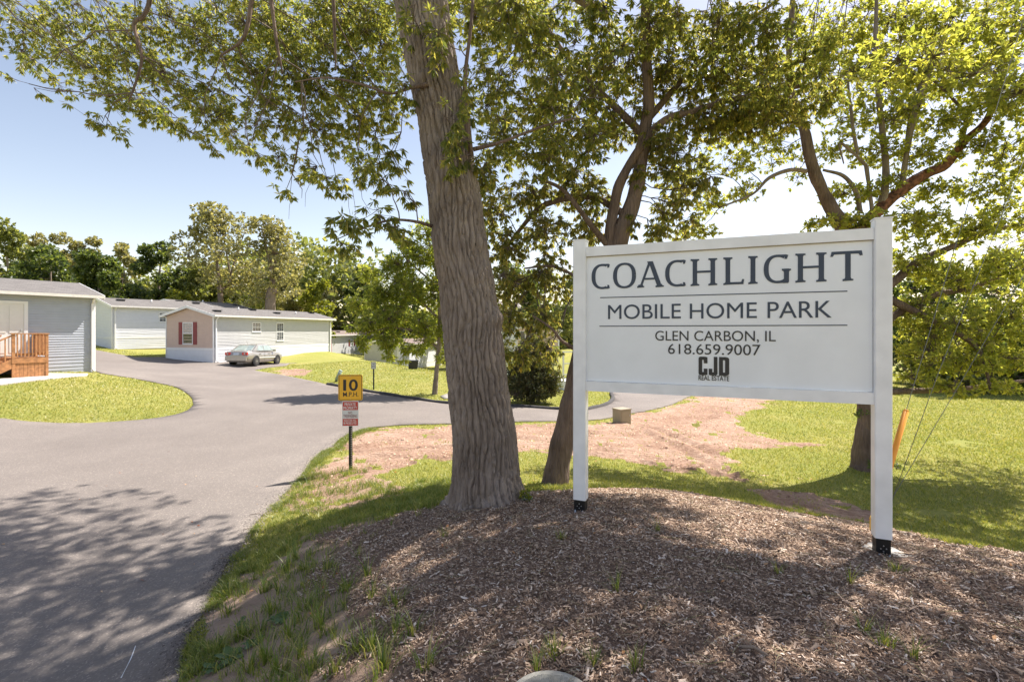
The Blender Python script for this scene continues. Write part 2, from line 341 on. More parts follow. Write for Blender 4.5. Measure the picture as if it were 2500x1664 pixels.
road_poly = tail + crom(near_edge, 5) + branch + crom(kerb_bulb, 4) + crom(far_edge, 5) + drive + west + crom(penin, 5)
mulch_poly = gp([(782, 1664), (850, 1475), (805, 1425), (770, 1315), (897, 1275), (1049, 1245), (1100, 1222), (1280, 1204), (1400, 1197), (1560, 1194), (1700, 1208), (1850, 1240), (2000, 1262), (2140, 1280), (2250, 1310), (2350, 1330), (2495, 1343)]) + [(6.2, 3.9), (7, 1), (6, -4), (-.6, -4), (-.8, 1)]
soil_poly = [near_edge[0]] + gp([(500, 1520), (560, 1420), (640, 1400), (770, 1300), (900, 1262), (1060, 1235), (1060, 1300), (1000, 1480), (1000, 1664)]) + [(-.8, 1), (-1, -4), (-2.1, -4), (-2.2, 0)]
soil2_poly = gp([(680, 1222), (745, 1165), (790, 1125), (850, 1120), (920, 1165), (1000, 1205), (860, 1240), (740, 1245)])
dirt_poly = gp([(845, 1075), (905, 1052), (1000, 1044), (1100, 1042), (1250, 1037), (1440, 1033), (1520, 1020), (1600, 1004), (1660, 984), (1700, 968), (1790, 955), (1880, 970), (1850, 1000), (1795, 1030), (1810, 1050), (1900, 1075), (1990, 1085), (1880, 1098), (1790, 1095), (1760, 1110), (1800, 1150), (1860, 1172), (1800, 1178), (1700, 1150), (1560, 1132), (1430, 1112), (1330, 1095), (1240, 1100), (1100, 1120), (1000, 1135), (900, 1150), (850, 1120)])
dirt2_poly = gp([(1845, 1198), (1950, 1200), (2060, 1225), (2140, 1255), (2140, 1278), (2000, 1258), (1900, 1240)])
small_dirt = gp([(655, 905), (700, 900), (760, 905), (735, 918), (690, 917)])
print('road near', near_edge[0], near_edge[7], 'mulch', mulch_poly[:3])

def axis(segs):
    out = [segs[0][0]]
    for a, b, s0, s1 in segs:
        x = a
        while x < b - 1e-6:
            t = (x - a) / (b - a); x = min(b, x + s0 + (s1 - s0) * t); out.append(x)
    return np.array(out)
xs = axis([(-900, -120, 120, 60), (-120, -40, 20, 2), (-40, -22, 1, .3), (-22, -6, .25, .12), (-6, 9, .08, .08), (9, 24, .12, .35), (24, 60, 1, 5), (60, 900, 30, 150)])
ys = axis([(-900, -20, 150, 15), (-20, 0, 4, .4), (0, 2, .12, .07), (2, 11, .06, .08), (11, 26, .10, .26), (26, 60, .4, 1.2), (60, 140, 2, 10), (140, 900, 30, 150)])
GX, GY = np.meshgrid(xs, ys); Z0 = H(GX, GY)
fade = np.clip((30 - np.hypot(GX, GY)) / 12, 0, 1)
def jmask(poly, x, y, amp=.18, sc=2.2, seed=3):
    return inpoly(x + (fbm(x * sc, y * sc, seed) - .5) * 2 * amp * 2, y + (fbm(x * sc, y * sc, seed + 9) - .5) * 2 * amp * 2, poly)
def classify(x, y):
    c = np.zeros(x.shape, int)                          # 0 grass
    rr = fbm(x * 2.3, y * 4.5, 21, 5)
    big = jmask(dirt_poly, x, y, .35, 1.6, 5) | jmask(dirt2_poly, x, y, .15, 2, 6) | jmask(small_dirt, x, y, .4, 1, 6)
    c[big & (rr > .25)] = 1
    rim = jmask(dirt_poly, x + .25, y - .5, .9, 1.2, 8) & (rr > .58); c[rim & (c == 0)] = 1
    so_ = jmask(soil_poly, x, y, .2, 2.2, 3); c[so_ & (fbm(x * 3, y * 3, 31) > .2)] = 2
    so2 = jmask(soil2_poly, x, y, .3, 2.2, 4); c[so2 & (fbm(x * 3, y * 3, 32) > .33)] = 1
    mu = jmask(mulch_poly, x, y, .10, 2.5, 12); c[mu] = 3
    return c
cxm = (GX[:-1, :-1] + GX[1:, 1:]) / 2; cym = (GY[:-1, :-1] + GY[1:, 1:]) / 2
cls = classify(cxm, cym)
inr = inpoly(GX, GY, road_poly)
# drop the ground where it lies well under the asphalt
er = inr.copy()
for dx, dy in ((.14, 0), (-.14, 0), (0, .14), (0, -.14), (.1, .1), (-.1, -.1)): er &= inpoly(GX + dx, GY + dy, road_poly)
TRK = [np.array(crom(gp(l_), 14)) for l_ in ([(1430, 1062), (1560, 1050), (1680, 1012), (1760, 975)], [(1430, 1092), (1560, 1085), (1690, 1042), (1795, 985)], [(1250, 1060), (1400, 1052), (1540, 1036), (1660, 1000), (1740, 970)], [(1560, 1052), (1640, 1088), (1720, 1128), (1800, 1165)], [(1595, 1045), (1680, 1082), (1760, 1118)], [(870, 1085), (1000, 1072), (1200, 1072)], [(870, 1110), (1000, 1098), (1200, 1092)])]
def micro(x, y):
    """small unevenness of soil and mulch"""
    m1 = (fbm(x * 3.1, y * 3.1, 41, 3) - .5) * .06
    fd = np.clip((26 - np.hypot(x, y)) / 8, 0, 1)
    dm = np.clip(inpoly(x, y, dirt_poly).astype(float) + inpoly(x, y, dirt2_poly), 0, 1)
    tr = (fbm(x * 1.2 + 3 * fbm(x * .5, y * .5, 77), y * 9, 51, 4) - .5) * .17 * dm
    sh = np.shape(x); xf = np.ravel(x); yf = np.ravel(y); w = np.nonzero((np.ravel(dm) > 0) & (xf > -6) & (xf < 12) & (yf < 26))[0]; ru = np.zeros(len(xf))
    for T_ in TRK:
        if not len(w): break
        d_ = np.sqrt(np.min((xf[w][:, None] - T_[None, :, 0]) ** 2 + (yf[w][:, None] - T_[None, :, 1]) ** 2, axis=1))
        ru[w] += -.055 * np.exp(-(d_ / .13) ** 2) + .03 * np.exp(-((d_ - .27) / .09) ** 2)
    return (m1 * np.where(inpoly(x, y, mulch_poly), 1, .5) + tr) * fd + ru.reshape(sh)
MZ = np.where(inpoly(GX, GY, road_poly), 0, micro(GX, GY))
GZ = Z0 + MZ - er * .09
ny, nx = GX.shape; VV = np.stack([GX, GY, GZ], -1).reshape(-1, 3)
ii, jj = np.meshgrid(np.arange(ny - 1), np.arange(nx - 1), indexing='ij'); a0 = ii * nx + jj
QF = np.stack([a0, a0 + 1, a0 + nx + 1, a0 + nx], -1)
def region(k, name, mat):
    f = QF[cls == k]; u, inv = np.unique(f, return_inverse=True)
    return np_mesh(name, VV[u], inv.reshape(f.shape), mat, smooth=True, kind='structure')
region(0, 'lawn', M['lawn']); region(1, 'bare_dirt', M['dirt']); region(2, 'dusty_soil', M['soil']); region(3, 'mulch_bed', M['mulchbase'])
def gz(x, y):
    x = np.atleast_1d(x); y = np.atleast_1d(y)
    return H(x, y) + micro(x, y)

def sheet(name, poly, mat, off, step, drop=.06, kind='structure'):
    """a ground sheet that follows the terrain, with a short skirt"""
    from mathutils.geometry import delaunay_2d_cdt
    P = np.array(poly); x0, y0 = P.min(0); x1, y1 = P.max(0)
    gx, gy = np.meshgrid(np.arange(x0, x1, step), np.arange(y0, y1, step)); gx = gx.ravel(); gy = gy.ravel()
    k = inpoly(gx, gy, poly)
    gx, gy = gx[k], gy[k]; pts = [Vector(p) for p in poly] + [Vector(p) for p in zip(gx, gy)]
    n = len(poly); r = delaunay_2d_cdt(pts, [], [list(range(n))], 1, 1e-5)
    V = np.array([(v.x, v.y) for v in r[0]]); Z = H(V[:, 0], V[:, 1]) + off
    vs = [(a, b, c) for (a, b), c in zip(V, Z)]; fs = [tuple(f) for f in r[2]]
    # skirt along the boundary edges
    cnt = {}
    for f in fs:
        for i in range(len(f)):
            e = (f[i], f[(i + 1) % len(f)])
            if (e[1], e[0]) in cnt: del cnt[(e[1], e[0])]
            else: cnt[e] = 1
    mp = {}
    for e in list(cnt):
        q = []
        for i in e:
            if i not in mp: mp[i] = len(vs); vs.append((vs[i][0], vs[i][1], vs[i][2] - drop))
            q.append(mp[i])
        fs.append((e[1], e[0], q[0], q[1]))
    me = bpy.data.meshes.new(name); me.from_pydata(vs, [], fs); me.materials.append(mat)
    me.polygons.foreach_set('use_smooth', [len(f) == 3 for f in fs])
    o = bpy.data.objects.new(name, me); COL.objects.link(o); return tag(o, kind=kind)
# ragged asphalt edge along the near verge
def rag(poly, amp):
    out = []
    for i, (x, y) in enumerate(poly):
        x2, y2 = poly[(i + 1) % len(poly)]; L = math.hypot(x2 - x, y2 - y); k = max(1, int(L / .12)) if (math.hypot(x, y) < 22 and x > -16) else max(1, int(L / .8))
        for t in range(k):
            u = x + (x2 - x) * t / k; v = y + (y2 - y) * t / k; a = amp if math.hypot(u, v) < 22 else .02
            out.append((u + (float(fbm(np.array([u * 5]), np.array([v * 5]), 61)[0]) - .5) * a * 2, v + (float(fbm(np.array([u * 5]), np.array([v * 5]), 67)[0]) - .5) * a * 2))
    return out
sheet('asphalt_road', rag(road_poly, .06), M['asphalt'], .022, .45)
sheet('concrete_path', gp([(0, 926), (105, 913), (215, 914), (212, 919), (100, 929), (0, 942)]) + [(-21.5, 16.3), (-21, 17.6)], M['paleconcrete'], .05, .5)
sheet('concrete_walk', gp([(1075, 968), (1100, 960), (1125, 960), (1125, 972), (1085, 975)]), M['paleconcrete'], .04, .5)

def kerb(name, pts, w=.15, h=.11):
    P = np.array(pts); T = np.gradient(P, axis=0); T /= np.linalg.norm(T, axis=1)[:, None]; Nn = np.c_[-T[:, 1], T[:, 0]]
    mb = MB(); Z = H(P[:, 0], P[:, 1]); prof = [(-w / 2 - .03, -.08), (-w / 2, h * .8), (-w / 4, h), (w / 4, h), (w / 2, h * .8), (w / 2 + .03, -.08)]
    v = []; f = []; k = len(prof)
    for i in range(len(P)):
        for a, b in prof: v.append((P[i, 0] + Nn[i, 0] * a, P[i, 1] + Nn[i, 1] * a, Z[i] + b + .01 * math.sin(i * 1.7)))
    for i in range(len(P) - 1):
        for j in range(k - 1): f.append((i * k + j, i * k + j + 1, (i + 1) * k + j + 1, (i + 1) * k + j))
    mb.add(v, f, True); return mb.build(name, M['kerb'], kind='structure')
kerb('asphalt_kerb', crom(kerb_bulb, 6) + crom(far_edge[:8], 5))

# ------------------------------------------------------------------ mobile homes
def siding_wall(mb, x0, x1, z0, z1, top=None, step=.105, proud=.024, base=0.0, rowmat=None):
    """clapboards on the plane y=0 facing -y; top(z)->(xa,xb) clips the courses"""
    z = z0
    while z < z1 - 1e-3:
        zt = min(z + step, z1); wob = lambda: base
        xa0, xb0 = (x0, x1) if not top else top(z); xa1, xb1 = (x0, x1) if not top else top(zt)
        n = max(1, int((xb0 - xa0) / .9)); v = []; f = []
        for i in range(n + 1):
            t = i / n; w = .0035 * math.sin(i * 2.3 + z * 31) + .002 * math.sin(i * 5.1 + z * 7)
            v += [(xa1 + (xb1 - xa1) * t, -base - .001 + w * .3, zt), (xa0 + (xb0 - xa0) * t, -base - proud - w, z), (xa0 + (xb0 - xa0) * t, -base, z - .004)]
        for i in range(n):
            a = i * 3; f += [(a, a + 1, a + 4, a + 3), (a + 1, a + 2, a + 5, a + 4)]
        mb.add(v, f); z = zt

def rotm(mb_v, fn): return [fn(p) for p in mb_v]
def place(mb, fn):
    mb.v = [fn(p) for p in mb.v]; return mb

def add_window(root, fn, x, z, w, h, shutters=None, curtain=False, split=True, grid=True, label=None):
    mb = MB(); t = .055; d0, d1 = -.045, -.012
    mb.box(x - w / 2, x - w / 2 + t, d0, d1 + .02, z, z + h); mb.box(x + w / 2 - t, x + w / 2, d0, d1 + .02, z, z + h)
    mb.box(x - w / 2 + t, x + w / 2 - t, d0 + .002, d1 + .02, z, z + t); mb.box(x - w / 2 + t, x + w / 2 - t, d0 + .002, d1 + .02, z + h - t, z + h)
    if split: mb.box(x - w / 2 + t, x + w / 2 - t, d0 + .006, d1 + .01, z + h * .5 - .03, z + h * .5 + .03)
    mb.box(x - w / 2 - .03, x + w / 2 + .03, d0 - .025, d0 + .004, z - .03, z - .002)
    fr = place(mb, fn).build('window', M['trim'], root)
    hs = [(z + t, z + h * .5 - .03), (z + h * .5 + .03, z + h - t)] if split else [(z + t, z + h - t)]
    for i, (a, b) in enumerate(hs):
        p = MB(); p.box(x - w / 2 + t, x + w / 2 - t, d1 - .012, d1 + .012, a, b)
        if curtain and i == 1:
            p = MB(); n = 10; vv = []
            for k in range(n + 1): xx = x - w / 2 + t + (w - 2 * t) * k / n; vv += [(xx, d1 - .006 - .008 * (k % 2), a), (xx, d1 - .006 - .008 * (k % 2), b)]
            p.add(vv, [(2 * k, 2 * k + 2, 2 * k + 3, 2 * k + 1) for k in range(n)])
        place(p, fn).build('pane', M['curtain'] if curtain and i == 1 else M['glass'], fr)
        if grid:
            g = MB()
            for k in (1, 2): xx = x - w / 2 + t + (w - 2 * t) * k / 3; g.box(xx - .009, xx + .009, d1 - .028, d1 - .016, a, b)
            g.box(x - w / 2 + t, x + w / 2 - t, d1 - .027, d1 - .017, (a + b) / 2 - .009, (a + b) / 2 + .009)
            place(g, fn).build('muntins', M['trim'], fr)
    if shutters:
        for s in (-1, 1):
            q = MB(); sx = x + s * (w / 2 + .20); q.box(sx - .17, sx + .17, -.045, -.008, z - .02, z + h + .02)
            for k in range(9):
                for (z_, hh) in ((z + .06, h * .42), (z + h * .54, h * .42)):
                    q.box(sx - .12, sx + .12, -.055, -.044, z_ + k * hh / 9, z_ + k * hh / 9 + hh / 18)
            place(q, fn).build('shutter', shutters, root)

def home(name, origin, ang, L, Wd, z0, label, wall_h=2.55, skirt=.75, found=0., mats=('siding_grey', 'siding_tan'), roof='shingle', pitch=.26, group='single wide mobile homes',
         front=True, gable0=True, windows=(), gwin=(), vents=True, band=True, downs=(0.06,), skirtmat='siding_white', deep=1.5, gable_near=0):
    root = empty(name, (origin[0], origin[1], z0), ang, label, 'mobile home', group)
    ze = skirt + wall_h; fx = lambda p: p
    fg = lambda p: (p[1], Wd - p[0], p[2])           # gable at x=0 : local wall x runs along +y reversed
    fgL = lambda p: (L - p[1], p[0], p[2])            # gable at x=L
    fb = lambda p: (L - p[0], Wd - p[1], p[2])
    core = MB(); core.box(.02, L - .02, .02, Wd - .02, -deep, ze - .01)
    core.add([(.02, .02, ze - .012), (.02, Wd - .02, ze - .012), (.02, Wd / 2, ze + Wd / 2 * pitch), (L - .02, .02, ze - .012), (L - .02, Wd - .02, ze - .012), (L - .02, Wd / 2, ze + Wd / 2 * pitch)], [(0, 2, 1), (3, 4, 5), (0, 3, 5, 2), (1, 2, 5, 4)])
    core.build('wall_core', M[mats[0]], root)
    fd = MB(); fd.box(.012, L - .012, .012, Wd - .012, -deep, 0.0); fd.build('foundation', M['concrete'], root)
    for fn, length, mt, isg in ((fx, L, mats[0], 0), (fg, Wd, mats[1], 1), (fgL, Wd, mats[1], 1), (fb, L, mats[0], 0)):
        w = MB(); siding_wall(w, 0.05, length - .05, skirt + (.16 if band else 0), ze, base=.004)
        if isg:
            siding_wall(w, 0, length, ze, ze + length / 2 * pitch - .04, top=lambda z: (max(0, (z - ze) / pitch), min(length, length - (z - ze) / pitch)), base=.004)
        place(w, fn).build('siding', M[mt], root)
        s = MB(); siding_wall(s, 0.05, length - .05, 0, skirt, step=.15, base=.004, proud=.02); place(s, fn).build('skirting', M[skirtmat], root)
        if band:
            bnd = MB(); bnd.box(.03, length - .03, -.03, .0, skirt + .003, skirt + .157); place(bnd, fn).build('trim_band', M['trim'], root)
    for (cx_, cy_) in ((0, 0), (L, 0), (0, Wd), (L, Wd)):
        c = MB(); c.box(cx_ - .035, cx_ + .035, cy_ - .035, cy_ + .035, 0, ze - .02); c.build('corner_post', M['trim'], root)
    # roof slabs
    oh = .36; go = .22; r = MB(); ridge = ze + Wd / 2 * pitch + .10
    for s in (0, 1):
        ya = -oh if s == 0 else Wd + oh; zl = ridge - (Wd / 2 + oh) * pitch
        v = [(-go, ya, zl), (L + go, ya, zl), (L + go, Wd / 2, ridge), (-go, Wd / 2, ridge)]
        v += [(a, b_, c_ - .05) for a, b_, c_ in v]
        r.add(v, [(0, 1, 2, 3), (7, 6, 5, 4), (0, 4, 5, 1), (1, 5, 6, 2), (3, 2, 6, 7), (0, 3, 7, 4)])
    r.build('roof', M[roof], root)
    zl = ridge - (Wd / 2 + oh) * pitch
    for ya, sg in ((-oh, -1), (Wd + oh, 1)):
        f_ = MB(); f_.box(-go - .02, L + go + .02, ya + (-.08 if sg < 0 else .003), ya + (-.003 if sg < 0 else .08), zl - .13, zl - .012); f_.build('gutter', M['fascia'], root)
    so_ = MB(); so_.box(-go + .03, L + go - .03, -oh + .003, -.006, zl - .115, zl - .08); so_.box(-go + .03, L + go - .03, Wd + .006, Wd + oh - .003, zl - .115, zl - .08); so_.build('soffit', M['fascia'], root)
    for xe in (-go - .03, L + go + .003):
        b_ = MB()
        for s in (0, 1):
            ya = -oh - .03 if s == 0 else Wd + oh + .03; zz = ridge - (Wd / 2 + oh + .03) * pitch
            v = [(xe, ya, zz - .17), (xe, ya, zz + .01), (xe, Wd / 2, ridge + .01), (xe, Wd / 2, ridge - .17)]; v += [(a + .028, c, d) for a, c, d in v]
            b_.add(v, [(0, 1, 2, 3), (7, 6, 5, 4), (0, 4, 5, 1), (1, 5, 6, 2), (2, 6, 7, 3), (3, 7, 4, 0)])
        b_.build('rake_board', M['trim'], root)
    for dx in downs:
        d_ = MB(); d_.box(dx, dx + .09, -.12, -.05, .12, ze - .35)
        d_.tube([(dx + .045, -.085, ze - .36), (dx + .045, -oh * .9, ze - .12)], .042, 6); d_.tube([(dx + .045, -.085, .14), (dx + .045, -.30, .03)], .045, 6)
        d_.build('downspout', M['trim'], root)
    if vents:
        rv = random.Random(int(L * 100 + z0 * 10)); k = int(L / 1.9)
        for i in range(k):
            xx = (i + .5 + rv.uniform(-.3, .3)) * L / k; yy = rv.uniform(.5, Wd / 2 - .35); zz = ze + .10 + yy * pitch
            v_ = MB()
            if i % 3 == 1: v_.tube([(xx, yy, zz - .05), (xx, yy, zz + .22)], .05, 8); v_.build('vent_pipe', M['trim'], root)
            else:
                v_.box(xx - .2, xx + .2, yy - .17, yy + .17, zz - .05, zz + .07); v_.box(xx - .25, xx + .25, yy - .22, yy + .22, zz + .07, zz + .11); v_.build('roof_vent', M['ventblack'], root)
    for w_ in windows: add_window(root, fx, *w_)
    for w_ in gwin: add_window(root, fg, *w_)
    return root
V17 = radians(72.7)
home('mobile_home', (-20.66, 34), V17, 12.5, 4.35, .52, 'tan gable ended mobile home with grey long side behind the parked car', wall_h=2.45, skirt=.85, windows=((3.75, 2.12, .85, .72), (6.15, 1.40, .80, 1.45)),
     gwin=((2.05, 1.25, .95, 1.55, M['maroon'], True, True, False),), downs=(.10, 12.3))
# long white home
home('mobile_home', (-29.3, 36), radians(60), 7.2, 4.35, 1.38, 'white mobile home between the blue grey home and the tan gable home', wall_h=2.45, skirt=.75, mats=('siding_white', 'siding_white'),
     windows=((3.45, 2.05, .8, .75),), gwin=((.95, 1.3, .7, 1.4, M['maroon']),), downs=(.12,))
P1 = (-18.7, 22.0); u1 = (.498, .867)
home1 = home('mobile_home', (P1[0] - 13.5 * u1[0], P1[1] - 13.5 * u1[1]), radians(60.1), 13.5, 4.6, .88, 'blue grey mobile home with wooden steps at the left edge', wall_h=2.65, skirt=.75, mats=('siding_blue', 'siding_blue'), band=False,
     skirtmat='siding_blue', vents=False, downs=(13.36,), windows=())
dx0 = 13.5 - 3.28
d = MB(); d.box(dx0, dx0 + .95, -.04, -.01, .84, 2.92)
for (a, b_) in ((.95, 1.6), (1.75, 2.8)):
    for s in (0, 1): d.box(dx0 + .12 + s * .4, dx0 + .42 + s * .4, -.055, -.041, a, b_)
dd = d.build('door', M['door'], home1); k = MB(); k.tube([(dx0 + .86, -.11, 1.85), (dx0 + .86, -.04, 1.85)], .03, 8); k.build('door_knob', M['zinc'], dd)
d = MB(); d.box(dx0 - .12, dx0 - .003, -.06, -.012, .84, 3.03); d.box(dx0 + .953, dx0 + 1.07, -.06, -.012, .84, 3.03); d.box(dx0 - .003, dx0 + .953, -.06, -.012, 2.923, 3.03); d.build('door_frame', M['trim'], home1)
# homes further off
home('mobile_home', (-28.3, 42.5), V17, 7, 4.3, 1.6, 'mobile home showing only its grey roof above the tan gable home', wall_h=2.5, skirt=.75, mats=('siding_grey', 'siding_tan'))
home('mobile_home', (-21.7, 56), radians(78), 20, 4.3, -1.05, 'grey mobile home with maroon shutters down beyond the grass bank', wall_h=2.55, skirt=.75, roof='shingle_pink', pitch=.2,
     windows=((1.2, 1.25, .85, 1.5, M['maroon']), (6.5, 1.9, .8, .75, M['maroon']), (10, 1.9, .8, .75, M['maroon'])))
home('mobile_home', (-13.0, 56), radians(74), 12, 4.3, -2.0, 'pale mobile home half hidden by the young tree', wall_h=2.5, skirt=.7, mats=('siding_white', 'siding_grey'), roof='shingle_pink', pitch=.22, windows=((6, 1.5, .8, 1.1),))
home('mobile_home', (-27.5, 66), radians(70), 12, 4.3, -.2, 'distant mobile home whose grey gable roof peeks past the tan one', wall_h=2.7, skirt=.8, mats=('siding_grey', 'siding_grey'), vents=False)
home('mobile_home', (4.9, 52), radians(95), 12, 5, .1, 'pale tan mobile home glimpsed left of the big white sign', wall_h=2.4, skirt=.3, mats=('siding_tan', 'siding_tan'), roof='shingle_pale', gwin=((1.2, .9, .6, 1.7, None, False, False, False),))
home('mobile_home', (-2.3, 34), radians(12), 2.7, 3, -.6, 'tall white home glimpsed just right of the large trunk', wall_h=4.3, skirt=.7, mats=('siding_white', 'siding_white'), roof='shingle_pale', vents=False, windows=((1.95, 3.2, .8, 1.6),))

# white railing of a porch seen between trunk and sign
pr = empty('porch', (2.55, 24.5, h1(2.55, 24.5)), radians(28), 'small white porch with railing left of the white sign post', 'porch')
q = MB(); q.box(0, 1.8, 0, 1.2, -.3, .45); q.build('deck', M['siding_white'], pr)
for x_ in (0, .9, 1.74):
    q = MB(); q.box(x_, x_ + .07, 0, .07, .45, 1.95); q.build('post', M['trim'], pr)
for z_ in (.75, 1.30, 1.88):
    q = MB(); q.box(.072, 1.738, .015, .05, z_, z_ + .05); q.build('rail', M['trim'], pr)

# ------------------------------------------------------------------ wooden steps in front of the left home
st = empty('wooden_steps', (P1[0], P1[1], .86), radians(60.1), 'brown wooden steps and railed landing at the blue grey home', 'steps')
def plank(name, *b, mat='deckwood'):
    q = MB(); q.box(*b); return q.build(name, M[mat], st)
# local x runs toward the house corner (0), landing from x=-2.95 to -2.0, y from -.02 to -1.22
for i in range(8): y = -.06 - i * .146; plank('deck_board', -3.0, -1.98, y - .138, y, .78, .815)
for i in range(9): x = -2.98 + i * .107; plank('skirt_board', x, x + .10, -1.235, -1.215, .02, .775)
for i in range(10): y = -.06 - i * .115; plank('skirt_board', -1.995, -1.975, y - .108, y, .02, .775)
for (x, y) in ((-2.99, -1.25), (-2.02, -1.25), (-2.02, -.12)): plank('post', x, x + .09, y, y + .09, 0, 1.72)
plank('rail', -3.02, -1.90, -1.27, -1.13, 1.722, 1.76); plank('rail', -2.03, -1.90, -1.128, -.05, 1.722, 1.76)
plank('rail', -2.898, -2.022, -1.225, -1.185, .90, .98); plank('rail', -1.995, -1.955, -1.158, -.13, .90, .98)
plank('fascia_board', -3.0, -1.95, -1.262, -1.252, .60, .80)
for i in range(8): x = -2.86 + i * .108; plank('baluster', x, x + .038, -1.262, -1.228, .86, 1.718)
for i in range(9): y = -1.08 + i * .108; plank('baluster', -1.952, -1.915, y, y + .038, .86, 1.718)
for i in range(4):
    x1 = -3.0 - i * .28; z1 = .80 - (i + 1) * .165
    plank('tread', x1 - .30, x1, -1.2, -.08, z1, z1 + .04); 
    plank('riser', x1 - .02, x1 - .002, -1.19, -.09, z1 + .042, z1 + .16)
for y in (-1.25, -.08):
    q = MB(); q.prism([(-3.0, .78), (-3.0, .40), (-3.95, -.12), (-4.2, -.12), (-4.2, .06)], y, y + .04, 'xz'); q.build('stringer', M['deckwood'], st)
    plank('post', -4.14, -4.05, y, y + .09, 0, .98)
    q = MB(); q.prism([(-2.98, 1.64), (-2.98, 1.70), (-4.16, 1.02), (-4.16, .96)], y + .01, y + .08, 'xz'); q.build('rail', M['deckwood'], st)
    for i in range(6):
        x = -3.15 - i * .16; zt = 1.63 + (x + 2.98) * .576; plank('baluster', x - .036, x, y + .03, y + .062, zt - .92, zt)

# ------------------------------------------------------------------ lettering
def text_polys(s, extrude=.5, offset=0.0, spacing=1.0):
    cu = bpy.data.curves.new('lettering_source', 'FONT'); cu.body = s; cu.extrude = extrude; cu.offset = offset; cu.resolution_u = 6; cu.space_character = spacing
    ob = bpy.data.objects.new('lettering_source', cu); COL.objects.link(ob)
    dg = bpy.context.evaluated_depsgraph_get(); me = bpy.data.meshes.new_from_object(ob.evaluated_get(dg))
    V = [tuple(v.co) for v in me.vertices]; Fc = [tuple(p.vertices) for p in me.polygons]
    bpy.data.objects.remove(ob); bpy.data.meshes.remove(me); bpy.data.curves.remove(cu)
    return V, Fc
def islands(V, Fc, eps=1e-4):
    # merge by position so that front, back and side of one glyph hang together
    key = {}; idx = []
    for v in V: idx.append(key.setdefault((round(v[0] / eps), round(v[1] / eps)), len(key)))
    par = list(range(len(key)))
    def f(a):
        while par[a] != a: par[a] = par[par[a]]; a = par[a]
        return a
    for p in Fc:
        for q in p[1:]: par[f(idx[p[0]])] = f(idx[q])
    g = {}
    for p in Fc: g.setdefault(f(idx[p[0]]), []).append(p)
    out = []
    for fs in g.values():
        u = sorted({i for p in fs for i in p}); m_ = {a: b for b, a in enumerate(u)}; out.append(([V[i] for i in u], [tuple(m_[i] for i in p) for p in fs]))
    out.sort(key=lambda q: min(v[0] for v in q[0])); return out
def put_text(s, x0, x1, z0, z1, y, mat, parent, name='letter', split=True, depth=.004, fit=None, offset=0.0, spacing=1.0, ly=None):
    """fits the string's box into x0..x1, z0..z1 on the plane y, facing -y"""
    V, Fc = text_polys(s, offset=offset, spacing=spacing)
    xs_ = [v[0] for v in V]; ys_ = [v[1] for v in V]; a, b = min(xs_), max(xs_)
    V0, _ = text_polys(fit or s, offset=offset); c = min(v[1] for v in V0); d = max(v[1] for v in V0)
    V = [(x0 + (v[0] - a) / (b - a) * (x1 - x0), y - depth * (v[2] + .5), z0 + (v[1] - c) / (d - c) * (z1 - z0)) for v in V]
    for iv, jf in (islands(V_swap(V), Fc) if split else [(V, Fc)]):
        mb = MB()
        iv = [(p[0], p[2], p[1]) for p in iv] if split else iv
        mb.add(iv, jf); mb.build(name, mat, parent)
def V_swap(V): return [(v[0], v[2], v[1]) for v in V]

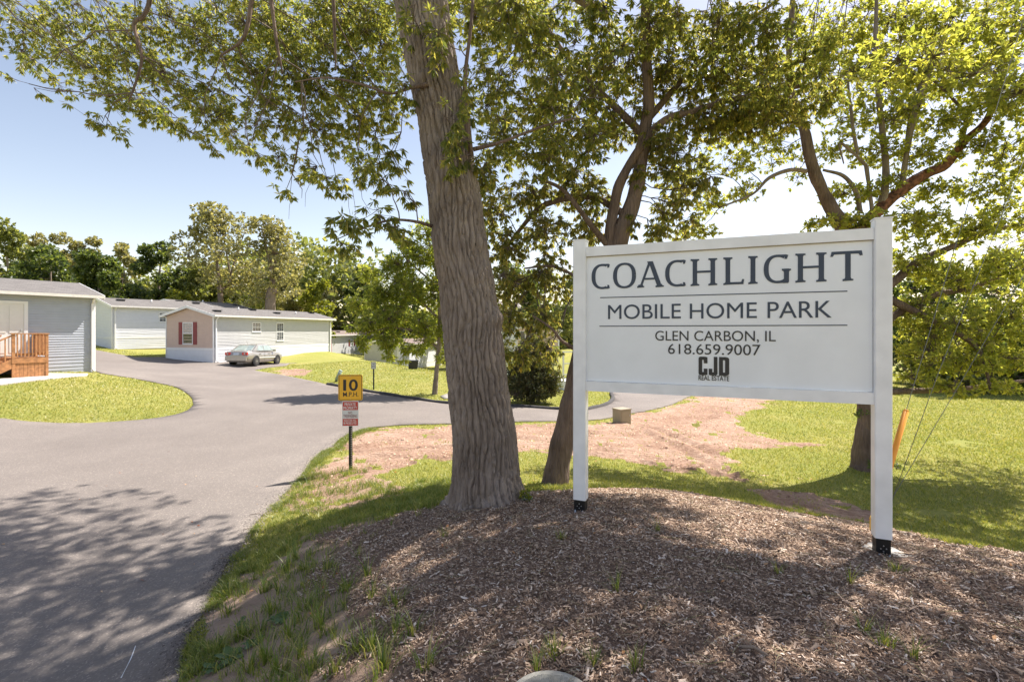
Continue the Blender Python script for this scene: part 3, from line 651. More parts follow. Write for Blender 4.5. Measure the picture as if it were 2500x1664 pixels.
# slab-flared capitals drawn as strokes, unit height 1, width w; returned as list of polygons
def ribbon(path, wid):
    P = np.array(path, float); T = np.gradient(P, axis=0); T /= np.linalg.norm(T, axis=1)[:, None] + 1e-9; Nn = np.c_[-T[:, 1], T[:, 0]]; w = np.array(wid)[:, None] / 2
    A = P + Nn * w; B = P - Nn * w; return A, B
def glyph(ch, wid, parent, mat, s0, z0, hgt, y):
    k = wid / hgt; st = .155; th = .085; parts = []       # stem, thin, all in units of height
    def bar(x0, x1, y0, y1): parts.append([(x0, y0), (x1, y0), (x1, y1), (x0, y1)])
    def foot(cx, y0, up, w=.15):
        # flared slab
        a = th * .75 if up else -th * .75
        pts = [(cx - w, y0), (cx + w, y0 + (.012 if up else -.012)), (cx + w, y0 + a), (cx + st / 2 + .02, y0 + a * 1.15), (cx + st / 2, y0 + a * 1.9), (cx - st / 2, y0 + a * 1.9), (cx - st / 2 - .02, y0 + a * 1.15), (cx - w, y0 + a)]
        parts.append(pts)
    def stem(cx, y0=0, y1=1, ft=True, tp=True):
        bar(cx - st / 2, cx + st / 2, y0 + .02, y1 - .02)
        if ft: foot(cx, 0, True)
        if tp: foot(cx, 1, False)
    def arc(cx, cy, rx, ry, a0, a1, t0=th, t1=st):
        n = 36; pa = []; pw = []
        for i in range(n + 1):
            a = radians(a0 + (a1 - a0) * i / n); c = abs(cos(a)); w = t0 + (t1 - t0) * c ** 1.6
            pa.append((cx + (rx - w / 2) * math.copysign(abs(cos(a)) ** .86, cos(a)), cy + (ry - w / 2) * math.copysign(abs(sin(a)) ** .86, sin(a)))); pw.append(w)
        parts.append(('r', pa, pw))
    if ch == 'C':
        arc(k * .60, .5, k * .60, .5, 70, 290); bar(k * .62, k * .93, 1 - th - .005, 1 - .006); bar(k * .62, k * .93, .006, th + .005)
        parts.append([(k * .86, 1 - th * 1.9), (k * .96, 1 - th * 1.8), (k, 1 - .03), (k * .9, 1 - .004)]); parts.append([(k * .86, th * 1.9), (k * .9, .004), (k, .03), (k * .96, th * 1.8)])
    elif ch == 'O': arc(k / 2, .5, k / 2, .5, 0, 360)
    elif ch == 'A':
        xa, xb, xt = .12, k - .15, k * .50
        parts.append([(xa - .035, .03), (xa + .05, .03), (xt + .03, .98), (xt - .07, .98)]); parts.append([(xb - st * .5, .03), (xb + st * .6, .03), (xt + st * .62, 1), (xt - st * .45, 1)])
        bar(k * .27, k * .66, .30, .30 + th * .85); foot(xa + .01, 0, True, .13); foot(xb + .01, 0, True, .15)
        parts.append([(xt - .09, .94), (xt + .09, .94), (xt + .10, 1), (xt - .12, 1)])
    elif ch == 'H':
        stem(.17); stem(k - .17); bar(.17, k - .17, .48, .48 + th * .9)
    elif ch == 'L':
        stem(.17); bar(.17, k - .02, .012, th + .01); parts.append([(k - .10, th), (k - .02, th * .5), (k, th * 2.2), (k - .06, th * 2.3)])
    elif ch == 'I': stem(k / 2)
    elif ch == 'G':
        arc(k * .55, .5, k * .55, .5, 62, 300); bar(k * .58, k * .88, 1 - th - .005, 1 - .006); parts.append([(k * .80, 1 - th * 1.9), (k * .90, 1 - th * 1.9), (k * .95, 1 - .03), (k * .84, 1 - .004)])
        bar(k * .88 - st / 2, k * .88 + st / 2, .03, .50); foot(k * .88, .50, False, .14); bar(k * .5, k * .88, .006, th + .004); bar(k * .88 - st / 2 - .02, k * .95, .0, .06)
    elif ch == 'T':
        stem(k * .55, tp=False); bar(.05, k - .05, 1 - th * 1.2, .995); parts.append([(0, 1 - th * 2.0), (.07, 1 - th * 2.05), (.12, 1 - th), (.04, 1)]); parts.append([(k, 1 - th * 2.0 + .01), (k - .07, 1 - th * 2.05), (k - .12, 1 - th), (k - .03, 1.005)])
    mb = MB()
    for i, p in enumerate(parts):
        y1 = y - .004 - i * .0002
        if isinstance(p, tuple):
            A, B = ribbon(p[1], p[2]); n = len(A); v = [(s0 + a[0] * hgt, y1, z0 + a[1] * hgt) for a in A] + [(s0 + a[0] * hgt, y1, z0 + a[1] * hgt) for a in B]
            v += [(a, y, c) for a, _, c in v]
            f = [(i_, i_ + 1, n + i_ + 1, n + i_) for i_ in range(n - 1)] + [(2 * n + i_, 2 * n + i_ + 1, i_ + 1, i_) for i_ in range(n - 1)] + [(n + i_, n + i_ + 1, 3 * n + i_ + 1, 3 * n + i_) for i_ in range(n - 1)]
            mb.add(v, f)
        else:
            mb.prism([(s0 + a * hgt, z0 + b * hgt) for a, b in p], y1, y, 'xz')
    mb.build('letter', mat, parent)

# ------------------------------------------------------------------ the big sign
SA = (181 / 1200 * 5.05, 5.05); SB = (880 / 1200 * 4.11, 4.11)
sang = math.atan2(SB[1] - SA[1], SB[0] - SA[0])
sg = empty('park_sign', (SA[0], SA[1], 0), sang, 'large white sign on two posts reading COACHLIGHT MOBILE HOME PARK', 'sign')
yf = .018                                         # panel face; posts' faces at y = -.02
q = MB(); q.box(-.004, 2.446, yf, yf + .035, 2.19, 3.46); panel = q.build('panel', M['panel'], sg)
for z0_, z1_ in ((2.088, 2.186), (3.464, 3.560)):
    q = MB(); q.box(.001, 2.449, -.012, .068, z0_, z1_); rl = q.build('rail', M['vinyl'], sg)
q = MB(); q.box(.002, 2.448, .001, yf - .002, 3.4585, 3.4625); q.build('panel_top_bead', M['tanmetal'], sg)  # thin tan strip along the joint between panel and upper rail
for (a, b_, zb) in ((-.132, 0, .965), (2.450, 2.572, .985)):
    q = MB(); w = b_ - a; c = .008
    q.prism([(a + c, -.03), (b_ - c, -.03), (b_, -.03 + c), (b_, .095 - c), (b_ - c, .095), (a + c, .095), (a, .095 - c), (a, -.03 + c)], zb, 3.628); po = q.build('post', M['vinyl'], sg)
    q = MB(); q.box(a - .004, b_ + .004, -.034, .099, 3.629, 3.640); q.build('post_cap', M['vinyl'], po)
    q = MB(); q.box(a + .010, b_ - .010, -.022, .087, .80, zb + .10); br = q.build('base_bracket', M['blacksteel'], sg)
    for (u, z) in ((.5, .94), (.34, .915), (.66, .918), (.5, .895)):
        q = MB(); q.tube([(a + w * u, -.023, z - .012), (a + w * u, -.0285, z - .012)], .005, 8); q.build('bolt', M['zinc'], br)
    for u in (.22, .80):
        q = MB(); q.tube([(a + w * u, -.045, .825), (a + w * u, -.045, .868)], .008, 8); q.tube([(a + w * u, -.045, .836), (a + w * u, -.045, .85)], .014, 6); q.build('anchor_bolt', M['zinc'], br)
    zz = .805 if a < 0 else .822
    q = MB(); ft = []
    for i in range(26):
        t = i / 26 * 2 * pi; r_ = .20 + .02 * sin(3 * t + a) + .012 * sin(7 * t); ft.append((a + w / 2 + r_ * cos(t) + .03, .03 + r_ * sin(t)))
    q.prism(ft, zz - .25, zz + .024); q.build('concrete_footing', M['concrete'], sg)
boxes = [('C', .053, .240), ('O', .273, .500), ('A', .512, .762), ('C', .777, .966), ('H', 1.004, 1.248), ('L', 1.290, 1.470), ('I', 1.496, 1.589), ('G', 1.630, 1.835), ('H', 1.875, 2.120), ('T', 2.143, 2.376)]
for ch, a, b_ in boxes: glyph(ch, b_ - a, panel, M['navy'], a, 3.127, .256, yf)
for a, b_, z in ((.141, 2.267, 3.036), (.134, 2.267, 2.746)):
    q = MB(); q.box(a, b_, yf - .003, yf, z, z + .009); q.build('rule_line', M['navy'], panel)
put_text('MOBILE', .222, .921, 2.822, 2.963, yf, M['navy'], panel, fit='H'); put_text('HOME', 1.002, 1.575, 2.819, 2.961, yf, M['navy'], panel, fit='H'); put_text('PARK', 1.661, 2.153, 2.817, 2.962, yf, M['navy'], panel, fit='H')
put_text('GLEN CARBON, IL', .684, 1.726, 2.609, 2.702, yf, M['black'], panel, fit='H'); put_text('618.659.9007', .804, 1.604, 2.480, 2.578, yf, M['black'], panel, fit='8', name='digit')
put_text('REAL ESTATE', 1.080, 1.345, 2.238, 2.284, yf, M['black'], panel, fit='H', name='small_letter', offset=.012)
# CJD emblem: three heavy condensed letters
def rrect(x0, x1, z0, z1, r, corners):
    out = []
    for (cx, cz_, a0, on) in ((x1 - r, z1 - r, 0, corners[0]), (x0 + r, z1 - r, 90, corners[1]), (x0 + r, z0 + r, 180, corners[2]), (x1 - r, z0 + r, 270, corners[3])):
        if on: out += [(cx + r * cos(radians(a0 + t)), cz_ + r * sin(radians(a0 + t))) for t in (0, 22, 45, 68, 90)]
        else: out.append((cx + r * (1 if a0 in (0, 270) else -1), cz_ + r * (1 if a0 in (0, 90) else -1)))
    return out
def logo(bars):
    q = MB()
    for i, (x0, x1, z0, z1, cr) in enumerate(bars): q.prism(rrect(x0, x1, z0, z1, .018, cr), yf - .004 - i * .0002, yf, 'xz')
    q.build('emblem_letter', M['black'], panel)
z0_, z1_ = 2.286, 2.460
logo([(1.080, 1.112, z0_, z1_, (0, 1, 1, 0)), (1.105, 1.158, z1_ - .03, z1_, (1, 0, 0, 0)), (1.126, 1.158, z1_ - .062, z1_ - .004, (0, 0, 0, 0)), (1.105, 1.158, z0_, z0_ + .03, (0, 0, 0, 1)), (1.126, 1.158, z0_ + .004, z0_ + .062, (0, 0, 0, 0))])
logo([(1.213, 1.245, z0_, z1_, (0, 0, 0, 1)), (1.170, 1.232, z0_, z0_ + .03, (0, 0, 1, 0)), (1.170, 1.200, z0_ + .004, z0_ + .062, (0, 0, 0, 0))])
logo([(1.258, 1.292, z0_, z1_, (0, 0, 0, 0)), (1.258, 1.335, z1_ - .03, z1_, (1, 0, 0, 0)), (1.258, 1.335, z0_, z0_ + .03, (0, 0, 0, 1)), (1.310, 1.345, z0_ + .004, z1_ - .004, (1, 0, 0, 1))])

# ------------------------------------------------------------------ speed limit sign
def rrpoly(x0, x1, z0, z1, r):
    out = []
    for (cx, cz_, a0) in ((x1 - r, z1 - r, 0), (x0 + r, z1 - r, 90), (x0 + r, z0 + r, 180), (x1 - r, z0 + r, 270)):
        out += [(cx + r * cos(radians(a0 + t)), cz_ + r * sin(radians(a0 + t))) for t in (0, 30, 60, 90)]
    return out
D = 9.3; sx = lambda x: (x - 855.5) / F * D; szz = lambda y: CZ - (y - HZ) / F * D
ss = empty('speed_limit_sign', ((855.5 - CX) / F * D, D, 0), radians(4), 'yellow 10 M.P.H. speed sign above red and white notice on green post', 'sign')
gb = h1(-3.06, 9.3) - .1
q = MB(); q.prism([(-.022, .0), (-.034, .012), (-.034, .016), (-.018, .004 + .002), (-.012, .034), (.012, .034), (.018, .006), (.034, .016), (.034, .012), (.022, 0), (.016, .028 - .026), (.010, .028), (-.010, .028), (-.016, .002)], gb, szz(916)); q.build('post', M['greenpost'], ss)
for i in range(34):
    z = gb + .16 + i * .042
    if z < szz(1042):
        q = MB(); q.box(.008, .0225, -.004, .0, z, z + .022); q.build('post_hole', M['hole'], ss)
q = MB(); q.prism(rrpoly(sx(826.8), sx(885), szz(977.2), szz(914), .035), -.012, -.009, 'xz'); yp = q.build('speed_plate', M['yellow'], ss)
# black border ring
def ring(x0, x1, z0, z1, r, t, y, mat, par, name='border'):
    A = rrpoly(x0, x1, z0, z1, r); B = rrpoly(x0 + t, x1 - t, z0 + t, z1 - t, max(.004, r - t)); n = len(A); q = MB()
    v = [(a, y, b) for a, b in A] + [(a, y, b) for a, b in B]; v += [(a, y + .001, b) for a, _, b in v]
    q.add(v, [(i, (i + 1) % n, n + (i + 1) % n, n + i) for i in range(n)] + [(i, 2 * n + i, 2 * n + (i + 1) % n, (i + 1) % n) for i in range(n)]); return q.build(name, mat, par)
ring(sx(828.2), sx(883.6), szz(975.6), szz(915.6), .03, .009, -.0135, M['black'], yp)
put_text('1', sx(838.6), sx(845.8), szz(953), szz(926), -.0125, M['black'], yp, name='digit', depth=.0015, offset=.018)
put_text('0', sx(852.5), sx(873.6), szz(953.4), szz(925.5), -.0125, M['black'], yp, name='digit', depth=.0015, offset=.02)
put_text('M.P.H.', sx(838.3), sx(874.8), szz(967.5), szz(956.5), -.0125, M['black'], yp, name='letter', depth=.0015, offset=.006)
q = MB(); q.prism(rrpoly(sx(836), sx(875.5), szz(1039.2), szz(978.2), .02), -.012, -.009, 'xz'); np_ = q.build('notice_plate', M['signwhite'], ss)
for (y0, y1, nm) in ((980, 1000.2, 'red_panel'), (1021.2, 1038, 'red_panel')):
    q = MB(); q.prism(rrpoly(sx(837.6), sx(873.9), szz(y1), szz(y0), .008), -.0135, -.0125, 'xz'); q.build(nm, M['red'], np_)
for t, x0, x1, y0, y1, mt in (('PRIVATE', 842, 868.5, 982.7, 990, 'signwhite'), ('PROPERTY', 839, 871.8, 991.6, 998.6, 'signwhite'), ('NO', 850.5, 860, 1003.7, 1009.8, 'maroonprint'), ('TRESPASSING', 839, 872.2, 1011.2, 1018.4, 'maroonprint'), ('VIOLATORS WILL', 840, 870.5, 1022.6, 1028, 'signwhite'), ('BE PROSECUTED', 840, 870.5, 1029.4, 1034.8, 'signwhite')):
    put_text(t, sx(x0), sx(x1), szz(y1), szz(y0), -.014, M[mt], np_, name='word', split=False, depth=.001, offset=.012 if mt == 'signwhite' else 0, fit='H')
for z in (szz(918), szz(973), szz(982), szz(1036)):
    q = MB(); q.tube([(0, -.009, z), (0, -.019, z)], .006, 6); q.build('bolt', M['zinc'], ss)

# no outlet sign across the road
gx_, gy_ = ground_px(912, 951); gzz = h1(gx_, gy_); k_ = gy_ / F
no = empty('no_outlet_sign', (gx_, gy_, 0), radians(-2), 'small white NO OUTLET sign on thin post across the road', 'sign')
zt = CZ - (883 - HZ) * k_; zb_ = CZ - (900.5 - HZ) * k_
q = MB(); q.box(-.03, .03, 0, .03, gzz - .1, zt - .02); q.build('post', M['greenpost'], no)
q = MB(); q.prism(rrpoly(-6 * k_, 6 * k_, zb_, zt, .03), -.012, -.006, 'xz'); pl = q.build('plate', M['signwhite'], no)
ring(-5.6 * k_, 5.6 * k_, zb_ + .01, zt - .01, .025, .012, -.014, M['black'], pl)
put_text('NO', -2.6 * k_, 2.6 * k_, zt - 7 * k_, zt - 4 * k_, -.013, M['black'], pl, 'word', False, .0015, fit='H'); put_text('OUTLET', -4.4 * k_, 4.4 * k_, zt - 13 * k_, zt - 9.6 * k_, -.013, M['black'], pl, 'word', False, .0015, fit='H')

# leaning utility pedestal behind the speed sign
gx_, gy_ = ground_px(819, 932); k_ = gy_ / F; pe = empty('utility_pedestal', (gx_, gy_, h1(gx_, gy_)), 0, 'leaning grey green utility pedestal on the grass behind speed sign', 'pedestal')
top = (13 * k_, 0, 27 * k_)
q = MB(); q.tube([(0, 0, -.1), (top[0] * .25, 0, top[2] * .22)], 3.6 * k_, 4); q.build('base', M['kerb'], pe)
q = MB(); q.tube([(top[0] * .2, 0, top[2] * .18), (top[0], 0, top[2])], [4 * k_, 4.4 * k_], 12); q.build('shell', M['greenplastic'], pe)
q = MB(); q.tube([(top[0] * .99, 0, top[2] * .985), (top[0] * 1.06, 0, top[2] * 1.05)], [4.9 * k_, 4.2 * k_], 12); q.build('cap', M['greenplastic'], pe)

# tan utility cabinet by the road
gx_, gy_ = ground_px(1520, 1031); k_ = gy_ / F; ub = empty('utility_cabinet', (gx_, gy_, h1(gx_, gy_)), radians(28), 'small tan metal utility cabinet at the road edge on bare dirt', 'utility box')
w_ = .24; h_ = 34 * k_
q = MB(); q.prism([(-w_, -w_ * .8), (w_ * .7, -w_ * .8), (w_ * .7, w_ * .8), (-w_, w_ * .8)], -.05, h_ - .02); bdy = q.build('body', M['tanmetal'], ub)
q = MB(); q.box(-w_ - .015, w_ * .7 + .015, -w_ * .8 - .015, w_ * .8 + .015, h_ - .018, h_ + .012); q.build('lid', M['tanmetal'], ub)
q = MB(); q.box(-w_ + .03, w_ * .7 - .03, -w_ * .8 - .008, -w_ * .8 - .001, .05, h_ - .06); q.build('door', M['tanmetal'], ub)
q = MB(); q.box(w_ * .4, w_ * .48, -w_ * .8 - .02, -w_ * .8 - .008, h_ * .5, h_ * .62); q.build('latch', M['zinc'], ub)

# black bin near the pale home
bx_, by_ = -6.35, 31.5; bn = empty('trash_bin', (bx_, by_, CZ - (905 - HZ) * by_ / F), radians(15), 'black bin standing on grass below the pale home', 'bin')
q = MB(); q.add([(-.25, -.25, 0), (.25, -.25, 0), (.25, .25, 0), (-.25, .25, 0), (-.31, -.31, .62), (.31, -.31, .62), (.31, .31, .62), (-.31, .31, .62)], [(3, 2, 1, 0), (4, 5, 6, 7), (0, 1, 5, 4), (1, 2, 6, 5), (2, 3, 7, 6), (3, 0, 4, 7)]); q.build('body', M['darkbin'], bn)
q = MB(); q.box(-.34, .34, -.34, .34, .622, .68); q.build('lid', M['darkbin'], bn)
q = MB(); q.tube([(-.3, .36, .05), (.3, .36, .05)], .06, 10); q.build('axle', M['rubber'], bn)

# ------------------------------------------------------------------ guy wires
wires = [((2128, 1285), (2213, 999), (2243, 900), (2560, -160), 6.2, 'guy wire with orange guard, nearest the right sign post', True),
         ((2150, 1262), (2291, 910), (2348, 770), (2640, 40), 6.5, 'bare guy wire in the middle, right of orange guard', False),
         ((2150, 1262), (2184, 1206), (2365, 900), (2700, 330), 6.9, 'bare guy wire furthest right, crossing the maple limb', False)]
for a, b_, c, d_, dep, lab, guard in wires:
    pA = Vector(cp(a[0], a[1], dep)); pA.z = h1(pA.x, pA.y) - .05; pD = Vector(cp(d_[0], d_[1], dep + .3)); pB = Vector(cp(b_[0], b_[1], dep + .05))
    e = empty('guy_wire', pA, 0, lab, 'wire', 'guy wires of a utility pole outside the frame')
    q = MB(); q.tube([(0, 0, 0), tuple(Vector(cp(b_[0], b_[1], dep + .05)) - pA), tuple(Vector(cp(c[0], c[1], dep + .1)) - pA), tuple(pD - pA)], .0045, 6); q.build('cable', M['wire'], e)
    q = MB(); q.tube([(0, 0, -.1), (.01, .0, .14)], .012, 8); q.build('anchor_rod', M['zinc'], e)
    if guard:
        v_ = pB - pA; q = MB(); q.tube([tuple(v_ * .06), tuple(v_ * .985)], .034, 10); q.tube([tuple(v_ * .985), tuple(v_ * 1.0)], [.034, .02], 10); q.build('guard', M['orange'], e)

# yellow marker peeping from behind the post foot
p_ = cp(2131, 1270, 4.9); ym = empty('ground_marker', (p_[0], p_[1], h1(p_[0], p_[1])), 0, 'small yellow marker stake behind the right sign post foot', 'marker')
q = MB(); q.box(-.03, .03, -.004, .004, -.05, .12); q.build('stake', M['yellowplastic'], ym)
q = MB(); q.tube([(0, 0, .121), (0, 0, .15)], [.032, .02], 8); q.build('cap', M['yellowplastic'], ym)

# ------------------------------------------------------------------ valve box lid at the lower edge
vb = empty('valve_box_lid', (.19, 2.35, h1(.19, 2.35) - .004), radians(-6), 'round grey textured utility lid sunk in mulch at bottom edge', 'lid')
q = MB(); R_ = .21; n_ = 40; q.prism([(R_ * cos(t * 2 * pi / n_), R_ * sin(t * 2 * pi / n_)) for t in range(n_)], -.08, .02); q.build('rim', M['lid'], vb)
q = MB(); q.prism([(.185 * cos(t * 2 * pi / n_), .185 * sin(t * 2 * pi / n_)) for t in range(n_)], .021, .026); dsk = q.build('cover', M['lid'], vb)
q = MB()
for i in range(-19, 20):
    for j in range(-19, 20):
        x, y = i * .0092, j * .0092
        if x * x + y * y < .175 ** 2 and not (abs(x - .03) < .03 and abs(y - .08) < .022): q.box(x - .003, x + .003, y - .003, y + .003, .0265, .030)
q.build('tread_pattern', M['lid'], vb, kind='stuff')
q = MB(); q.tube([(.03, .08, .026), (.03, .08, .036)], .02, 12); q.build('lid_bolt', M['stone'], vb)

# ------------------------------------------------------------------ parked car
def car():
    gx, gy = -18.35, 35.2; z0 = .30
    c = empty('parked_car', (gx, gy, z0), radians(-4), 'bronze grey sedan parked beside the tan gable home', 'car'); c.rotation_euler = (radians(-1.5), 0, radians(-4))
    prof = [(-2.26, .70, .42, .74), (-2.20, .93, .28, .80), (-2.05, 1.02, .24, .83), (-1.55, 1.03, .20, .85), (-1.0, .97, .18, .86), (0, .95, .18, .86), (.8, .96, .18, .86), (1.05, .97, .18, .855), (1.6, .88, .20, .84), (2.0, .78, .22, .80), (2.18, .66, .26, .72), (2.26, .52, .34, .60)]
    q = MB(); sec = []
    for y, t, bo, w in prof:
        m_ = (t + bo) / 2
        half = [(0, t + .015), (w * .55, t + .008), (w * .88, t - .03), (w * .97, t - .12), (w, m_ + .02), (w * .985, m_ - .1), (w * .93, bo + .06), (w * .7, bo), (0, bo)]
        sec.append([(x, y, z) for x, z in half] + [(-x, y, z) for x, z in half[-2:0:-1]])
    n = len(sec[0]); v = [p for s in sec for p in s]; f = [(i * n + j, i * n + (j + 1) % n, (i + 1) * n + (j + 1) % n, (i + 1) * n + j) for i in range(len(sec) - 1) for j in range(n)]
    q.add(v, f, True); q.add(sec[0], [tuple(range(n))]); q.add(sec[-1], [tuple(range(n))[::-1]]); q.build('body', M['carpaint'], c)
    # cabin: rings bottom -> top
    rings = [(-1.68, 1.02, .80, .99), (-1.35, .72, .75, 1.18), (-.98, .36, .67, 1.40), (-.80, .12, .60, 1.46), (-.62, -.10, .52, 1.475)]
    def loop(r): y0, y1, w, z = r; return [(-w, y0, z), (w, y0, z), (w, y1, z), (-w, y1, z)]
    q = MB(); v = []; f = []
    for r in rings: v += loop(r)
    for i in range(len(rings) - 1): f += [(i * 4 + j, i * 4 + (j + 1) % 4, i * 4 + 4 + (j + 1) % 4, i * 4 + 4 + j) for j in range(4)]
    f.append((16, 17, 18, 19)); q.add(v, f); q.build('cabin', M['carpaint'], c)
    def pane(name, pts, mat='carglass', th=.012):
        P = [Vector(p) for p in pts]; nn = (P[1] - P[0]).cross(P[2] - P[0]).normalized(); q = MB(); k = len(P)
        q.add([tuple(p + nn * th) for p in P] + [tuple(p - nn * .004) for p in P], [tuple(range(k)), tuple(range(2 * k - 1, k - 1, -1))] + [(i, k + i, k + (i + 1) % k, (i + 1) % k) for i in range(k)]); return q.build(name, M[mat], c)
    pane('rear_window', [(-.66, -1.62, 1.02), (.66, -1.62, 1.02), (.56, -1.02, 1.375), (-.56, -1.02, 1.375)], th=.02)
    pane('windscreen', [(.70, .97, 1.02), (-.70, .97, 1.02), (-.58, .40, 1.385), (.58, .40, 1.385)], th=.02)
    for s in (1, -1):
        o_ = lambda l: l if s > 0 else l[::-1]
        pane('side_window', o_([(s * .785, -.32, 1.03), (s * .785, .86, 1.03), (s * .69, .42, 1.365), (s * .685, -.30, 1.375)]), th=.016)
        pane('side_window', o_([(s * .785, -1.18, 1.04), (s * .785, -.40, 1.03), (s * .685, -.38, 1.375), (s * .69, -.86, 1.355)]), th=.016)
        pane('door_moulding', o_([(s * .872, -1.0, .52), (s * .872, 1.0, .52), (s * .872, 1.0, .57), (s * .872, -1.0, .57)]), 'trim', .008)
        for yy in (-.95, .15): pane('door_handle', o_([(s * .858, yy, .80), (s * .858, yy + .18, .80), (s * .858, yy + .18, .83), (s * .858, yy, .83)]), 'carpaint', .03)
        pane('door_seam', o_([(s * .866, -.345, .28), (s * .866, -.335, .28), (s * .866, -.335, .93), (s * .866, -.345, .93)]), 'ventblack', .004)
        q = MB(); q.box(s * .84 if s > 0 else s * 1.02, s * 1.02 if s > 0 else s * .84, .72, .82, .98, 1.11); q.build('wing_mirror', M['carpaint'], c)
        q = MB(); a_, b_ = sorted((s * .42, s * .78)); q.box(a_, b_, -2.275, -2.16, .74, .91); tl = q.build('tail_light', M['taillight'], c)
        q = MB(); q.tube([(s * .60, -2.275, .825), (s * .60, -2.285, .825)], .055, 10); q.build('reflector', M['curtain'], tl)
        q = MB(); a_, b_ = sorted((s * .45, s * .72)); q.box(a_, b_, 2.08, 2.22, .56, .72); q.build('headlight', M['curtain'], c)
        for yy in (-1.33, 1.33):
            q = MB(); q.tube([(s * .80, yy, .33), (s * .868, yy, .33)], .37, 24); q.build('wheel_arch', M['ventblack'], c)
            q = MB(); q.tube([(s * .70, yy, .305), (s * .885, yy, .305)], .305, 24); wh = q.build('wheel', M['rubber'], c)
            q = MB(); q.tube([(s * .886, yy, .305), (s * .895, yy, .305)], .20, 18); q.build('rim', M['wheelgrey'], wh)
            q = MB(); q.tube([(s * .896, yy, .305), (s * .902, yy, .305)], .06, 10); q.build('hub', M['zinc'], wh)
    q = MB(); q.box(-.17, .17, -2.283, -2.262, .74, .88); q.build('licence_plate', M['plate'], c)
    q = MB(); q.box(-.74, .74, -2.33, -2.20, .36, .62); q.build('bumper', M['carpaint'], c)
    q = MB(); q.tube([(.0, -1.0, 1.45), (0, -1.12, 1.72)], .006, 5); q.build('antenna', M['ventblack'], c)
car()

# ------------------------------------------------------------------ trees
rng = np.random.default_rng(5)
def unit(n):
    v = rng.normal(size=(n, 3)); return v / np.linalg.norm(v, axis=1)[:, None]
def leaf_arrays(C, Dn, k, size, ratio=.28, droop=.5, spread=.9, fold=.12, simple=False):
    """k leaves round every centre C, fanning out along Dn and drooping"""
    n = len(C) * k; c = np.repeat(C, k, 0); d = np.repeat(Dn, k, 0) * .55 + unit(n) * spread + np.array([0, 0, -droop]); d /= np.linalg.norm(d, axis=1)[:, None]
    l = size * rng.uniform(.6, 1.15, n)[:, None]; w = l * ratio * rng.uniform(.75, 1.2, n)[:, None]
    s = np.cross(d, unit(n)); s /= np.linalg.norm(s, axis=1)[:, None] + 1e-9; nr = np.cross(s, d)
    b = c + d * l * .08 + unit(n) * size * .12; m = b + d * l * .48; tip = b + d * l + nr * l * -.12
    if simple:
        V = np.stack([b, m + s * w * .5, tip, m - s * w * .5], 1).reshape(-1, 3); F_ = np.arange(n * 4).reshape(-1, 4); return V, F_
    V = np.stack([b, m + s * w * .5 + nr * l * fold * .5, m, m - s * w * .5 + nr * l * fold * .5, tip], 1).reshape(-1, 3)
    i = np.arange(n)[:, None] * 5; t = np.array([[0, 1, 2], [0, 2, 3], [1, 4, 2], [2, 4, 3]]); F_ = (i[:, None] + t[None]).reshape(-1, 3); return V, F_
def twig_arrays(P0, P1, r0, r1, sag):
    n = len(P0); mid = (P0 + P1) / 2; L = np.linalg.norm(P1 - P0, axis=1)[:, None]; mid = mid + np.c_[unit(n)[:, :2] * .12, np.full(n, sag)] * L
    T = P1 - P0; T /= L + 1e-9; A = np.cross(T, np.array([.3, .9, .1])); A /= np.linalg.norm(A, axis=1)[:, None] + 1e-9; B = np.cross(T, A)
    rings = []
    for P, r in ((P0, r0), (mid, (r0 + r1) / 2), (P1, r1)):
        for a in (0, 2.094, 4.189): rings.append(P + (A * cos(a) + B * sin(a)) * r)
    V = np.stack(rings, 1).reshape(-1, 3); i = np.arange(n)[:, None, None] * 9
    t = np.array([[a * 3 + j, a * 3 + (j + 1) % 3, a * 3 + 3 + (j + 1) % 3, a * 3 + 3 + j] for a in (0, 1) for j in (0, 1, 2)]); return V, (i + t[None]).reshape(-1, 4)

